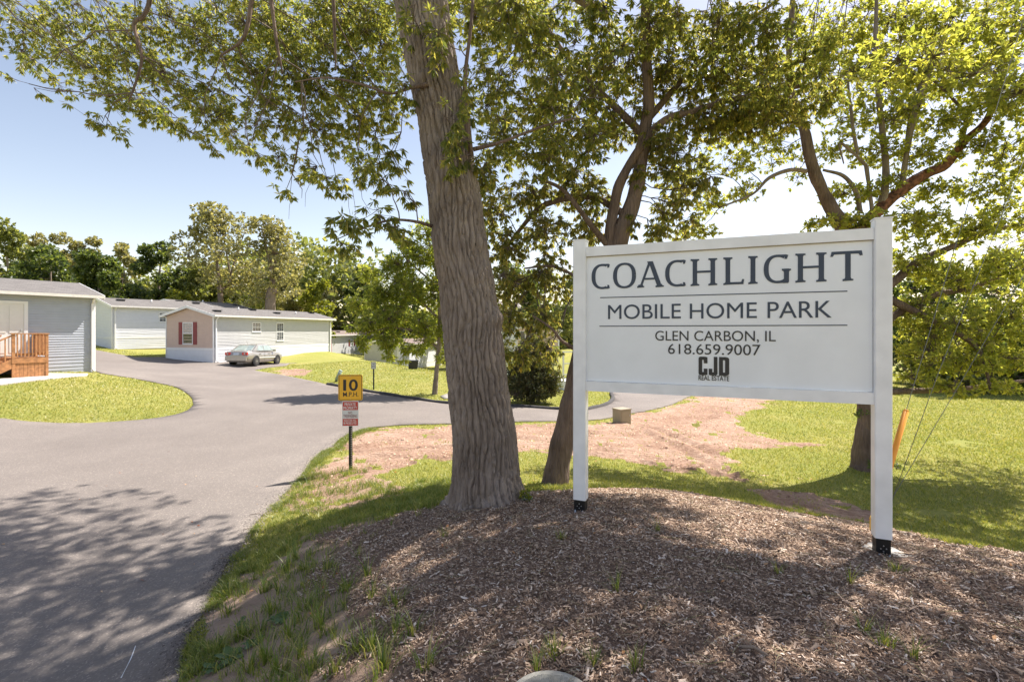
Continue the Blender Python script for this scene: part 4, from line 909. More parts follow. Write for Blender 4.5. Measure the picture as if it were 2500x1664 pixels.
def px_path(pts, d0, dd=0.0):
    """photo-measured limb: (y, x, width[, depth]) -> world centre line and radii"""
    P = []; R = []
    for q in pts:
        d = q[3] if len(q) > 3 else d0; P.append(cp(q[1], q[0], d)); R.append(q[2] / 2 / F * d)
    return P, R
def limb(root, pts, rad, mat, name='branch', n=9, per=5, rough=.06, seed=0):
    P, R = smooth_path(pts, rad, per); V, Fc = tube_arrays(P, R, n)
    ax = np.repeat(P, n, 0); o = V - ax; nv = np.array([noise.noise(Vector(v) * 3.5 + Vector((seed, 0, 0))) for v in V])
    V = ax + o * (1 + rough * 2.2 * nv[:, None]); ro = np.array(root.location)
    return np_mesh(name, V - ro, Fc, mat, root, smooth=True), P
def foliage(root, blobs, skel, leaf, leafmat_, k=8, ratio=.28, droop=.5, nsub=26, twig=.0035, br=.014, simple=False, sag=-.06, barkm='twig', spread=.9, kindl=None, shell=0.0, hang=0.0, tw=True):
    """blobs: (centre, (rx,ry,rz), clusters). Joined foliage of a tree plus the twigs that carry it"""
    MAIN = []; SK = np.array(skel); C = []; Dn = []; T0 = []; T1 = []; B0 = []; B1 = []
    for c, r, n in blobs:
        c = np.array(c); r = np.array(r)
        m = max(2, n // nsub); base = SK[np.argmin(((SK - c) ** 2).sum(1) + np.maximum(0, c[2] - SK[:, 2]) * 0)]
        sub = c + unit(m) * rng.uniform(.1, .8, (m, 1)) * r
        Ld = np.linalg.norm(c - base); k_ = 7; tt_ = np.linspace(0, 1, k_)[:, None]; mp_ = base + (c - base) * tt_ + np.sin(tt_ * pi) * (rng.normal(size=3) * [.10, .10, .05] + [0, 0, .06]) * Ld + rng.normal(size=(k_, 3)) * .02 * Ld * np.sin(tt_ * pi)
        if Ld > .25: MAIN.append((mp_, np.linspace(br * (.9 + .25 * Ld), br * .5, k_)))
        st_ = mp_[rng.integers(k_ // 2, k_, m)]; B0.append(st_); B1.append(sub)
        rad = rng.uniform(shell, 1, (n, 1)) ** (1 / 2.2); p = c + unit(n) * rad * r
        # clumpiness
        q = np.argmin(((p[:, None] - sub[None]) ** 2).sum(-1), 1); p = p * .72 + sub[q] * .28 + rng.normal(size=(n, 3)) * r * .08
        if hang: p[:, 2] -= hang * rng.uniform(0, 1, n) ** 2
        C.append(p); T0.append(sub[q]); T1.append(p); e = p - sub[q]; Dn.append(e / (np.linalg.norm(e, axis=1)[:, None] + 1e-6))
    C = np.vstack(C); Dn = np.vstack(Dn); ro = np.array(root.location)
    V, Fc = leaf_arrays(C, Dn, k, leaf, ratio, droop, spread, simple=simple); lo = np_mesh('leaves', V - ro, Fc, leafmat_, root, kind='stuff')
    if not tw: T0 = [T0[0][:1]]; T1 = [T1[0][:1]]
    V, Fc = twig_arrays(np.vstack(T0), np.vstack(T1), twig * 1.8, twig, sag); V2, F2 = twig_arrays(np.vstack(B0), np.vstack(B1), br, br * .4, -.05)
    vs_ = [V, V2]; fs_ = [Fc, F2 + len(V)]; o_ = len(V) + len(V2)
    for p_, r_ in MAIN:
        v3, f3 = tube_arrays(p_, r_, 5); vs_.append(v3); fs_.append(f3 + o_); o_ += len(v3)
    np_mesh('twigs', np.vstack(vs_) - ro, np.vstack(fs_), M[barkm], root, kind='stuff'); return lo
def PB(l, dr=1.0, mul=1.0):
    """(px,py,depth,rx,ry,n) -> blobs"""
    return [(cp(a, b, d), (rx * d / F, dr * .8, ry * d / F), int(n * mul)) for a, b, d, rx, ry, n in l]

# ---- foreground oak with furrowed bark
tr = empty('oak_tree', (cp(1188, 1225, 5.7)[0], 5.7, .80), 0, 'large foreground tree with furrowed trunk left of the white sign', 'tree')
pts = [(1262, 1190, 215), (1240, 1189, 196), (1222, 1188, 178), (1195, 1186, 164), (1140, 1185, 156), (1060, 1182, 150), (955, 1168, 142), (860, 1158, 140), (796, 1151, 136), (690, 1138, 130), (560, 1117, 126), (477, 1109, 122), (371, 1092, 118), (280, 1079, 116), (200, 1062, 116), (100, 1044, 120), (0, 1026, 126), (-150, 1000, 122), (-350, 965, 112), (-600, 930, 90), (-900, 900, 60), (-1150, 880, 30)]
P, R = px_path(pts, 5.7); P, R = smooth_path(P, R, 16); nn = 238
A_, Fc = tube_arrays(P, R, nn); ax = np.repeat(P, nn, 0); od = (A_ - ax); rr_ = np.linalg.norm(od, axis=1); od /= rr_[:, None]
th = np.tile(np.arange(nn) / nn * 2 * pi, len(P)); zz = ax[:, 2]
disp = np.zeros(len(A_)); low = zz < 7.5
for i in np.nonzero(low)[0]:
    p = A_[i]; u = 34 * th[i] / (2 * pi) + 1.3 * noise.noise(Vector((p[0] * 3.5, p[1] * 3.5, p[2] * 1.5))) + .55 * noise.noise(Vector((p[0] * 11, p[1] * 11, p[2] * 4.5)))
    f_ = abs(2 * (u - math.floor(u)) - 1); g1_ = min(1, max(0, (1 - f_) * 3.0 - .1))
    dist = noise.voronoi(Vector((p[0] * 13, p[1] * 13, p[2] * 4.2 + 1.5 * noise.noise(Vector((p[0] * 8, p[1] * 8, p[2] * 2))))))[0]
    g2_ = min(1.0, (dist[1] - dist[0]) * 5)
    disp[i] = g1_ * (.45 + .55 * g2_) * .046 + noise.noise(Vector((p[0] * 30, p[1] * 30, p[2] * 18))) * .0035 + noise.noise(Vector((p[0] * 4, p[1] * 4, p[2] * 1.5))) * .008
# root flare lobes
disp += np.exp(-np.maximum(0, zz - .72) / .16) * (.06 + .06 * np.cos(5 * th + 1.0) + .04 * np.cos(3 * th))
V = ax + od * (rr_ + disp - .03)[:, None]
def knot(V, px, py, amp, s, hole=0):
    c = np.array(cp(px, py, 5.45)); d2 = ((V[:, 0] - c[0]) ** 2 + (V[:, 2] - c[2]) ** 2) * (V[:, 1] < 5.75); d = np.sqrt(d2) / s
    b_ = amp * (np.exp(-d ** 2) - hole * np.exp(-(d * 2.6) ** 2)) * (V[:, 1] < 5.75); return V + od * b_[:, None]
V = knot(V, 1166, 590, .04, .07, .8); V = knot(V, 1172, 672, .022, .09, .9); V = knot(V, 1212, 775, .05, .08); V = knot(V, 1060, 500, .02, .06, .6); V = knot(V, 1035, 190, .05, .06, .5)
np_mesh('trunk', V - np.array(tr.location), Fc, M['bark'], tr, smooth=True)
skel = [tuple(p) for p in P[::20] if p[2] > 5]
for i, (pp, rr0) in enumerate([
        ([(-280, 975, 75, 5.7), (-330, 800, 60, 6.2), (-300, 500, 50, 6.8), (-220, 200, 40, 7.3), (-150, -100, 30, 7.9), (-80, -350, 20, 8.4)], 0),
        ([(-420, 955, 70, 5.7), (-420, 1200, 60, 6.1), (-330, 1500, 50, 6.5), (-260, 1800, 40, 6.9), (-200, 2050, 30, 7.2)], 0),
        ([(-520, 940, 60, 5.7), (-700, 1200, 50, 5.0), (-760, 1700, 40, 4.6), (-760, 2300, 30, 4.6), (-700, 2900, 20, 4.8)], 0),
        ([(-600, 930, 55, 5.7), (-800, 700, 45, 6.6), (-760, 450, 36, 7.8), (-650, 250, 26, 9.0)], 0),
        ([(-260, 985, 50, 5.7), (-180, 1130, 40, 6.4), (-60, 1330, 30, 7.2), (40, 1480, 20, 8)], 0),
        ([(206, 1050, 14, 5.45), (215, 1000, 9, 5.4), (228, 952, 7, 5.3), (205, 880, 6, 5.3), (190, 800, 5, 5.4), (200, 720, 3, 5.5)], 1),
        ([(553, 1058, 9, 5.6), (540, 1010, 7, 5.3), (538, 950, 6, 5.1), (560, 880, 4, 5.0), (585, 820, 2, 5.0)], 1),
        ([(-60, 355, 14, 7.1), (0, 365, 11, 7.1), (40, 350, 10, 7.1), (62, 327, 9, 7.1), (136, 346, 7, 7.1), (191, 335, 6, 7.1), (250, 314, 3, 7.1)], 1),
        ([(-80, 640, 15, 6.6), (0, 615, 11, 6.6), (60, 605, 10, 6.6), (102, 588, 8, 6.6), (136, 539, 5, 6.6)], 1),
        ([(-80, 655, 12, 6.4), (0, 662, 10, 6.4), (106, 676, 8, 6.4), (180, 690, 4, 6.4)], 1),
        ([(-60, 812, 10, 6.2), (60, 816, 8, 6.2), (170, 820, 4, 6.2)], 1),
        ([(380, 1150, 16, 5.5), (330, 1145, 14, 5.4), (200, 1135, 12, 5.5), (60, 1150, 9, 5.6), (-100, 1160, 6, 5.8)], 1),
        ([(365, 1155, 12, 5.5), (345, 1230, 8, 5.5), (310, 1320, 6, 5.6), (290, 1400, 4, 5.7)], 1)]):
    a, b_ = px_path(pp, 5.7); o_, Q = limb(tr, a, b_, M['bark'] if not rr0 else M['bark_dark'], n=10 if not rr0 else 6, seed=i); skel += [tuple(q) for q in Q[::4]]
blobs = PB([
    (60, 50, 7.6, 110, 80, 90), (170, 130, 7.5, 90, 60, 46), (40, 120, 7.8, 70, 50, 30), (110, 175, 7.6, 40, 30, 12), (70, 205, 7.5, 22, 10, 4), (230, 60, 7.4, 110, 70, 80), (250, 175, 7.2, 80, 60, 46), (330, 110, 7.1, 90, 90, 80), (300, 235, 7.1, 70, 50, 36), (250, 300, 7.2, 36, 26, 14),
    (420, 60, 7.0, 110, 80, 80), (400, 200, 7.0, 80, 60, 46), (350, 270, 7.0, 70, 36, 26), (420, 285, 6.9, 50, 26, 16), (470, 330, 6.9, 40, 20, 9), (520, 110, 6.8, 90, 80, 75), (500, 230, 6.7, 80, 70, 60), (560, 300, 6.6, 90, 60, 46), (600, 360, 6.5, 50, 26, 12), (620, 60, 6.6, 90, 70, 70), (640, 180, 6.3, 90, 70, 80), (680, 290, 6.3, 80, 60, 50), (720, 400, 6.3, 60, 50, 24), (800, 440, 6.3, 60, 36, 16),
    (700, 80, 6.4, 80, 80, 70), (760, 200, 6.2, 80, 80, 80), (800, 320, 6.2, 80, 60, 50), (830, 60, 6.2, 90, 70, 90), (860, 180, 6.1, 80, 80, 80), (880, 290, 6.0, 70, 60, 46), (930, 90, 6.3, 60, 100, 80), (950, 250, 6.2, 60, 80, 50), (880, 390, 5.7, 50, 60, 18), (960, 380, 5.6, 40, 40, 14), (930, 430, 5.3, 30, 40, 9), (990, 470, 5.5, 20, 40, 6), (700, 460, 6.3, 16, 16, 4), (610, 370, 6.3, 20, 14, 4),
    (870, 550, 5.0, 70, 30, 12), (930, 530, 5.1, 50, 26, 10), (980, 560, 5.2, 40, 20, 6), (830, 590, 5.0, 36, 22, 6),
    (1110, 340, 5.2, 45, 55, 16), (1100, 400, 5.15, 26, 24, 5), (1075, 100, 5.2, 50, 80, 10), (1010, 60, 5.2, 50, 60, 9), (990, 200, 5.2, 30, 60, 8), (1080, 150, 5.3, 30, 50, 7), (1135, 250, 5.3, 30, 60, 9),
    (1190, 60, 6.2, 80, 90, 80), (1200, 220, 6.1, 80, 80, 80), (1230, 350, 6.0, 80, 70, 70), (1320, 90, 6.3, 90, 90, 80), (1340, 240, 6.3, 90, 80, 80), (1330, 370, 6.3, 80, 60, 60), (1180, 430, 6.0, 40, 50, 20), (1450, 60, 6.5, 90, 80, 60), (1460, 200, 6.6, 90, 80, 60), (1250, 20, 5.4, 90, 40, 30), (1440, 340, 6.6, 80, 60, 40),
    (1600, 60, 6.7, 90, 80, 70), (1740, 100, 6.8, 90, 90, 90), (1860, 90, 6.9, 90, 90, 90), (1960, 150, 7.0, 80, 80, 80), (1840, 230, 7.0, 100, 60, 80), (2040, 230, 7.1, 60, 50, 24)], 1.0)
blobs = [((c[0] * 1.36, c[1] * 1.36, CZ + (c[2] - CZ) * 1.36), (r[0] * 1.36, r[1] * 1.3, r[2] * 1.36), int(n * 1.75)) if (c[0] < 0 and c[1] > 5.95 and n > 20) else (c, r, int(n * 1.25)) for c, r, n in blobs]
VIS = list(blobs); blobs = []
# crown above the frame, throws the shade over road and mulch
for c, r, n in [((-1.5, 8.5, 8.8), (2.0, 1.8, .9), 260), ((.8, 8.0, 8.8), (1.8, 1.6, .9), 260), ((-3.4, 10.6, 9.4), (1.9, 1.6, .9), 220), ((-1.4, 10.4, 9.6), (1.9, 1.5, .9), 240), ((.6, 10.2, 9.8), (1.7, 1.4, .8), 160), ((-.2, 6.2, 10.2), (2, 1.8, 1.1), 150), ((1.6, 6.6, 8.4), (1.5, 1.4, .9), 220), ((2.6, 6.0, 8.4), (1.6, 1.4, .9), 240),
                ((4.2, 6.0, 8.2), (1.6, 1.4, .9), 320), ((3.4, 4.8, 8.0), (1.6, 1.2, .8), 240), ((5.6, 5.2, 8.0), (1.6, 1.3, .8), 300), ((6.9, 6.0, 8.0), (1.5, 1.3, .8), 240), ((7.6, 7.3, 8.4), (1.4, 1.2, .8), 170), ((5.4, 7.0, 8.8), (1.7, 1.2, .8), 260), ((3.6, 7.4, 9), (1.4, 1.0, .8), 170), ((-4.8, 9.8, 9.2), (1.7, 1.5, .8), 200), ((6.6, 4.4, 8), (1.4, 1.0, .7), 130), ((-1, 12, 11), (2, 1.5, 1), 130), ((-3.4, 8.2, 9.8), (1.7, 1.5, .8), 190)]:
    blobs.append((c, r, n))
foliage(tr, blobs, skel, .14, M['leaf_oak'], k=11, ratio=.30, droop=.4, nsub=20, twig=.0028, br=.011, simple=True)
foliage(tr, [(c, r, int(n * (1.55 if c[0] < 0 else 1.4))) for c, r, n in VIS], skel, .10, M['leaf_oak'], k=14, ratio=.28, droop=.9, nsub=22, twig=.0022, br=.0075, hang=.08, simple=True)
# bare hanging shoots
q = MB()
for (x0, y0, x1, y1, d) in ((715, 470, 705, 535, 6.3), (760, 440, 745, 505, 6.3), (860, 460, 868, 550, 6.1), (880, 450, 905, 520, 6.1), (455, 320, 432, 348, 6.9), (850, 470, 858, 540, 6.1)):
    a = Vector(cp(x0, y0, d)) - tr.location; b_ = Vector(cp(x1, y1, d)) - tr.location; m_ = (a + b_) / 2 + Vector((random.uniform(-.05, .05), 0, 0)); q.tube([tuple(a), tuple(m_), tuple(b_)], [.0035, .003, .002], 4)
q.build('bare_shoots', M['twig'], tr, kind='stuff')

# ---- leaning second tree behind the sign's left post
t2 = empty('leaning_tree', (cp(1352, 1200, 7.6)[0], 7.6, h1(.7, 7.6) - .02), 0, 'leaning dark trunk tree right behind the left sign post', 'tree')
sk = []
for i, (pp, nm) in enumerate([
        ([(1235, 1345, 110), (1205, 1352, 80), (1170, 1356, 64), (1100, 1368, 56), (1040, 1381, 54), (960, 1403, 56), (800, 1442, 58), (620, 1502, 48), (560, 1520, 43), (480, 1549, 36), (400, 1565, 32), (330, 1572, 28), (245, 1584, 27), (100, 1575, 22), (-50, 1580, 24), (-250, 1600, 18)], 'trunk'),
        ([(640, 1488, 30), (560, 1490, 27), (490, 1502, 25), (435, 1519, 24), (348, 1572, 21, 7.5), (293, 1624, 18, 7.4), (269, 1699, 15, 7.3), (245, 1780, 12, 7.3), (225, 1880, 14, 7.3), (205, 1980, 9, 7.3)], 'branch'),
        ([(600, 1485, 18, 7.6), (553, 1446, 15, 7.4), (506, 1410, 12, 7.3), (460, 1370, 9, 7.3), (430, 1300, 7, 7.3)], 'branch'),
        ([(520, 1520, 18, 7.6), (480, 1440, 16, 8), (500, 1330, 14, 8.2), (560, 1270, 10, 8.3), (600, 1240, 8, 8.3)], 'branch'),
        ([(330, 1572, 20, 7.6), (240, 1480, 16, 7.8), (160, 1400, 12, 8), (60, 1330, 8, 8)], 'branch'),
        ([(865, 1425, 12, 7.6), (845, 1392, 10, 7.5), (830, 1370, 8, 7.4), (800, 1345, 6, 7.3), (770, 1300, 4, 7.3)], 'branch'),
        ([(300, 1575, 18, 7.6), (180, 1680, 14, 8), (80, 1790, 10, 8.2), (0, 1900, 8, 8.3)], 'branch'),
        ([(690, 1475, 10, 7.6), (680, 1420, 8, 7.7), (650, 1350, 7, 7.8), (655, 1280, 4, 7.9)], 'branch')]):
    a, b_ = px_path(pp, 7.6); o_, Q = limb(t2, a, b_, M['bark_dark'], nm, n=18 if i == 0 else 8, seed=i + 20, per=8 if i == 0 else 5); sk += [tuple(q) for q in Q[::4] if q[2] > 3.2]
foliage(t2, PB([
    (1200, 500, 8.2, 60, 60, 46), (1290, 470, 8.3, 80, 60, 60), (1400, 440, 8.2, 80, 60, 60), (1230, 600, 8.2, 70, 60, 66), (1330, 560, 8.2, 80, 70, 66), (1240, 690, 8.1, 70, 60, 70), (1340, 670, 8.1, 60, 70, 66), (1240, 770, 7.9, 50, 50, 30), (1320, 770, 7.9, 60, 60, 40), (1270, 850, 7.8, 50, 50, 24), (1340, 855, 7.7, 45, 50, 22), (1230, 860, 7.9, 25, 50, 12),
    (1430, 560, 8.0, 60, 40, 36), (1450, 480, 8.0, 70, 60, 46), (1370, 340, 8.2, 90, 60, 70), (1500, 300, 7.9, 90, 60, 76), (1500, 150, 8.0, 90, 80, 90), (1400, 200, 8.3, 90, 80, 76), (1620, 180, 7.9, 90, 80, 96), (1620, 60, 8.0, 90, 60, 70), (1760, 60, 8.2, 90, 60, 66), (1740, 190, 7.9, 100, 70, 100), (1860, 180, 7.8, 90, 70, 86), (1700, 290, 7.6, 90, 50, 80), (1810, 290, 7.5, 80, 50, 70), (1900, 280, 7.5, 70, 50, 60), (1980, 240, 7.6, 60, 50, 40), (1600, 340, 7.6, 60, 60, 50), (1650, 400, 7.6, 70, 60, 52), (1700, 450, 7.7, 50, 50, 30), (1640, 500, 7.7, 50, 50, 34), (1600, 560, 7.8, 40, 36, 20), (1680, 540, 7.8, 40, 26, 16), (1560, 430, 7.5, 30, 50, 10), (1540, 540, 7.4, 20, 50, 8),
    (1300, 250, 8.4, 80, 80, 50), (1300, 130, 8.4, 90, 80, 50)], .9, 2.4), sk, .10, M['leaf_oak2'], k=13, ratio=.29, droop=1.1, nsub=14, twig=.003, br=.009, hang=.12, simple=True)

# ---- maple on the right
t3 = empty('maple_tree', (cp(2112, 1165, 10.4)[0], 10.4, h1(7.5, 10.4) - .02), 0, 'yellow green maple with split scarred limb behind the right sign post', 'tree')
sk = []
for i, (pp, nm, mt) in enumerate([
        ([(1190, 2110, 120), (1165, 2112, 84), (1130, 2115, 62), (1050, 2120, 52), (990, 2124, 52), (800, 2112, 56), (650, 2098, 60), (560, 2075, 58)], 'trunk', 'bark_dark'),
        ([(600, 2085, 40), (540, 2050, 34), (480, 2014, 30), (410, 1985, 26), (330, 1967, 23), (280, 1950, 19), (200, 1925, 18), (80, 1930, 14), (-80, 1940, 10)], 'branch', 'bark_dark'),
        ([(600, 2085, 46), (540, 2120, 32), (480, 2180, 26), (430, 2250, 26), (400, 2310, 24), (345, 2355, 18), (290, 2410, 16), (200, 2440, 12), (60, 2480, 9)], 'branch', 'burnt'),
        ([(500, 2155, 20), (420, 2163, 16), (330, 2155, 14), (240, 2145, 13), (110, 2138, 11), (0, 2140, 8)], 'branch', 'bark'),
        ([(400, 2310, 10), (330, 2352, 9), (280, 2354, 8), (235, 2320, 6), (190, 2270, 4)], 'branch', 'bark_dark'),
        ([(260, 2232, 24), (215, 2250, 18), (170, 2270, 13), (90, 2310, 8)], 'branch', 'bark'), ([(480, 2200, 14), (380, 2212, 13), (260, 2232, 20)], 'branch', 'bark'),
        ([(520, 2100, 14), (470, 2090, 12), (430, 2060, 9), (415, 2010, 6)], 'branch', 'bark'),
        ([(405, 2115, 9), (375, 2085, 8), (350, 2050, 6), (400, 2060, 3)], 'branch', 'bark'), ([(378, 2095, 8), (330, 2085, 8), (270, 2078, 7), (200, 2070, 4)], 'branch', 'bark'), ([(520, 2130, 10), (405, 2115, 9)], 'branch', 'bark'),
        ([(418, 1970, 12), (415, 1928, 10), (435, 1877, 8), (474, 1837, 6), (506, 1758, 4)], 'branch', 'bark'),
        ([(740, 2110, 24), (690, 2180, 20), (640, 2240, 16), (600, 2330, 14), (560, 2430, 12), (550, 2520, 10)], 'branch', 'bark_dark'),
        ([(820, 2112, 20), (730, 2250, 16), (700, 2380, 12), (640, 2500, 10)], 'branch', 'bark_dark'),
        ([(958, 2118, 18), (955, 2200, 15), (952, 2290, 14), (948, 2360, 12), (935, 2450, 10), (925, 2540, 8)], 'branch', 'bark_dark'),
        ([(700, 2110, 20), (820, 2350, 14, 10), (880, 2400, 10, 9.8), (960, 2420, 5, 9.6)], 'branch', 'bark_dark')]):
    a, b_ = px_path(pp, 10.4); o_, Q = limb(t3, a, b_, M[mt], nm, n=16 if i == 0 else 8, seed=i + 40, rough=.1); sk += [tuple(q) for q in Q[::4] if q[2] > 2]
foliage(t3, PB([
    (1950, 60, 11, 70, 60, 40), (2060, 60, 11, 90, 70, 70), (2180, 70, 10.8, 90, 70, 80), (2300, 60, 10.5, 100, 70, 90), (2430, 90, 10.2, 90, 80, 90), (2100, 170, 10.8, 80, 60, 60), (2230, 180, 10.6, 90, 60, 70), (2350, 190, 10.3, 80, 50, 46), (2460, 200, 10, 60, 50, 30), (2080, 280, 10.8, 60, 50, 36), (2190, 280, 10.5, 80, 50, 56), (2300, 300, 10.4, 70, 40, 40), (2400, 260, 10.2, 60, 40, 30), (2040, 360, 10.9, 60, 40, 26), (2140, 370, 10.6, 70, 40, 40), (2240, 380, 10.4, 70, 50, 46), (2380, 350, 10.2, 60, 50, 40), (2460, 400, 10, 60, 60, 44),
    (2060, 470, 10.8, 60, 40, 30), (2100, 540, 10.2, 80, 30, 40), (2020, 545, 10.4, 50, 22, 22), (1960, 400, 11, 50, 60, 16), (1880, 370, 11, 60, 60, 30), (1800, 400, 11, 60, 50, 32), (1820, 470, 11, 50, 30, 22), (1730, 500, 11, 50, 40, 26), (1660, 450, 11.2, 50, 50, 24), (1720, 400, 11.2, 50, 50, 24), (1700, 570, 11, 60, 30, 22), (1780, 330, 11.2, 60, 50, 24), (2160, 460, 10.5, 60, 40, 30), (2280, 460, 10.5, 70, 40, 40), (2390, 470, 10.3, 60, 40, 34), (2240, 540, 10.5, 80, 50, 70), (2360, 560, 10.3, 80, 50, 66), (2460, 520, 10.2, 60, 60, 50),
    (2230, 640, 10.5, 70, 60, 66), (2330, 680, 10.3, 80, 60, 70), (2440, 650, 10.2, 80, 60, 66), (2220, 750, 10.5, 60, 60, 50), (2330, 790, 10.2, 80, 60, 66), (2450, 780, 10, 70, 70, 66), (2250, 860, 10.2, 70, 50, 46), (2360, 880, 10, 80, 50, 60), (2460, 880, 10, 60, 40, 60), (2250, 800, 10.4, 60, 60, 50), (2400, 840, 10.2, 80, 60, 60), (2330, 945, 9.8, 60, 30, 24), (2420, 940, 9.8, 50, 22, 16), (2230, 920, 10.2, 40, 24, 14), (1880, 250, 11.4, 70, 60, 36), (1990, 150, 11.4, 60, 60, 40)], 1.0, 1.9), sk, .105, M['leaf_maple'], k=12, ratio=.45, droop=.3, nsub=16, twig=.003, br=.009, simple=True)
foliage(t3, [((9.8, 11.0, 8.6), (2.2, 2, 1.3), 420), ((12.5, 10.5, 7), (2, 2, 1.5), 380), ((8.6, 12.6, 10), (2.2, 2, 1.4), 240), ((12.4, 12.2, 4.5), (1.8, 1.8, 1.5), 200), ((7.6, 8.9, 7.6), (1.6, 1.0, .8), 150), ((10.4, 9.2, 7.2), (1.8, 1.1, .9), 300)], sk, .13, M['leaf_maple'], k=10, ratio=.45, droop=.25, nsub=20, br=.012, simple=True)
iv = PB([(2105, 1010, 10.05, 18, 14, 7), (2150, 1030, 10.1, 30, 30, 14), (2140, 1130, 9.9, 40, 18, 14), (2190, 1140, 9.9, 30, 12, 8)], .2)
foliage(t3, iv, [cp(2120, 1060, 10.2)], .07, M['leaf_dark'], k=9, ratio=.5, droop=.1, nsub=4, br=.003)

# ---- young tree on the grass bank
gx_, gy_ = ground_px(1062, 962); D4 = gy_
t4 = empty('young_tree', (gx_, gy_, h1(gx_, gy_)), 0, 'slim young tree with feathery bright leaves just left of the large trunk', 'tree')
sk = []
for i, (pp, nm) in enumerate([([(972, 1061, 16), (940, 1063, 13), (880, 1068, 11), (800, 1074, 10), (700, 1070, 8), (600, 1050, 5), (540, 1030, 3)], 'trunk'), ([(850, 1070, 7), (810, 1020, 6), (800, 960, 4), (810, 900, 3)], 'branch'), ([(780, 1074, 7), (720, 1010, 5), (680, 950, 3)], 'branch'), ([(740, 1072, 6), (690, 1110, 5), (640, 1140, 3)], 'branch'), ([(700, 1070, 5), (640, 1000, 4), (600, 970, 2)], 'branch')]):
    a, b_ = px_path(pp, D4); o_, Q = limb(t4, a, b_, M['bark'], nm, n=8, seed=i + 60); sk += [tuple(q) for q in Q[::3] if q[2] > 2]
foliage(t4, PB([(880, 830, D4, 26, 16, 14), (900, 790, D4, 44, 26, 44), (860, 800, D4, 16, 10, 6), (950, 830, D4, 40, 30, 50), (960, 770, D4, 50, 40, 80), (1010, 850, D4, 34, 20, 26), (1040, 800, D4, 50, 46, 80), (1100, 800, D4, 40, 50, 50), (930, 720, D4, 46, 40, 70), (1000, 700, D4, 50, 50, 90), (1070, 710, D4, 50, 60, 90), (960, 650, D4, 40, 40, 60), (1020, 620, D4, 50, 50, 80), (980, 590, D4, 30, 24, 20), (1080, 620, D4, 40, 50, 60), (1040, 560, D4, 40, 30, 36), (1130, 700, D4, 40, 60, 50), (1080, 870, D4, 26, 18, 14), (890, 850, D4, 14, 16, 6), (870, 740, D4, 26, 26, 24), (900, 670, D4, 30, 26, 26), (950, 870, D4, 18, 14, 8), (985, 880, D4, 10, 8, 4)], 1.3, 2.2), sk, .24, M['leaf_young'], k=9, ratio=.26, droop=.45, nsub=16, twig=.005, br=.014, simple=True)

# ---- cedar shrub
gx_, gy_ = ground_px(1300, 984); D5 = gy_
t5 = empty('cedar_shrub', (gx_, gy_, h1(gx_, gy_)), 0, 'dark brownish green cedar shrub on grass between trunk and sign', 'shrub')
a, b_ = px_path([(990, 1300, 12), (900, 1302, 9), (820, 1305, 4)], D5); o_, Q = limb(t5, a, b_, M['bark_dark'], 'trunk', n=8)
foliage(t5, PB([(1300, 952, D5, 76, 32, 900), (1300, 918, D5, 80, 30, 900), (1302, 884, D5, 66, 32, 640), (1304, 845, D5, 46, 30, 260), (1306, 815, D5, 28, 26, 120), (1350, 925, D5, 26, 26, 100), (1250, 930, D5, 26, 28, 100)], 1.25), [tuple(q) for q in Q], .13, M['leaf_cedar'], k=8, ratio=.35, droop=-.15, nsub=40, twig=.004, br=.012, simple=True)

# ---- trees further off
def bgtree(name, label, px, top, wpx, d, mat, n=620, ls=.42, base=None, bare=.18, seed=0, group='trees of the wooded slope behind the homes', trunkw=None, airy=False, lean=0):
    R_ = random.Random(seed * 7 + int(px)); x = (px - CX) / F * d; zb = h1(x, d) if base is None else base; zt = CZ - (top - HZ) / F * d; Hh = zt - zb; w = wpx / F * d / 2
    e = empty(name, (x, d, zb), 0, label, 'tree', group); tw = trunkw or max(.12, Hh * .018); sk = []
    fork = zb + Hh * (bare + .18)
    a = [(x, d, zb - .3), (x + lean * .3, d, zb + Hh * bare), (x + lean * .7 + R_.uniform(-.3, .3), d, zb + Hh * .5), (x + lean + R_.uniform(-.3, .3), d, zb + Hh * .86)]
    o_, Q = limb(e, a, [tw * 1.2, tw, tw * .6, tw * .15], M['bark_far'], 'trunk', n=8, seed=seed); sk += [tuple(q) for q in Q[4:]]
    bl = []; k = 17 if airy else 15
    for i in range(k):
        t = (i + .5) / k; zz_ = zb + Hh * (bare + (1 - bare) * (t * .93)); wr = w * (sin(pi * min(1, .18 + t * .80)) ** .6) if airy else w * sqrt(max(.42, 1 - ((t - .42) / .66) ** 2)); an = R_.uniform(0, 2 * pi); rr = R_.uniform(.15 if airy else .3, .62 if airy else .85) * wr
        if airy and i % 2:
            Pb = (x + cos(an) * rr * 1.1, d + sin(an) * rr, zz_); o_, Q = limb(e, [sk[min(len(sk) - 1, i)], tuple((Vector(sk[min(len(sk) - 1, i)]) + Vector(Pb)) / 2 + Vector((0, 0, .3))), Pb], [tw * .45, tw * .3, tw * .1], M['bark_far'], 'branch', n=5); sk += [tuple(q) for q in Q[2:]]
        sz = max(wr * (.42 if airy else .55), w * .42) * R_.uniform(.8, 1.15)
        bl.append(((x + lean * t + cos(an) * rr, d + sin(an) * rr, min(zz_, zt - sz * .55)), (sz, sz, sz * (.7 if not airy else .6)), int(n * (1.0 if airy else 1.75) / k * R_.uniform(.7, 1.3))))
    foliage(e, bl, sk, ls, mat, k=6, ratio=.68, droop=.1, nsub=34, twig=.012, br=.04, simple=True, shell=.35, tw=False); return e
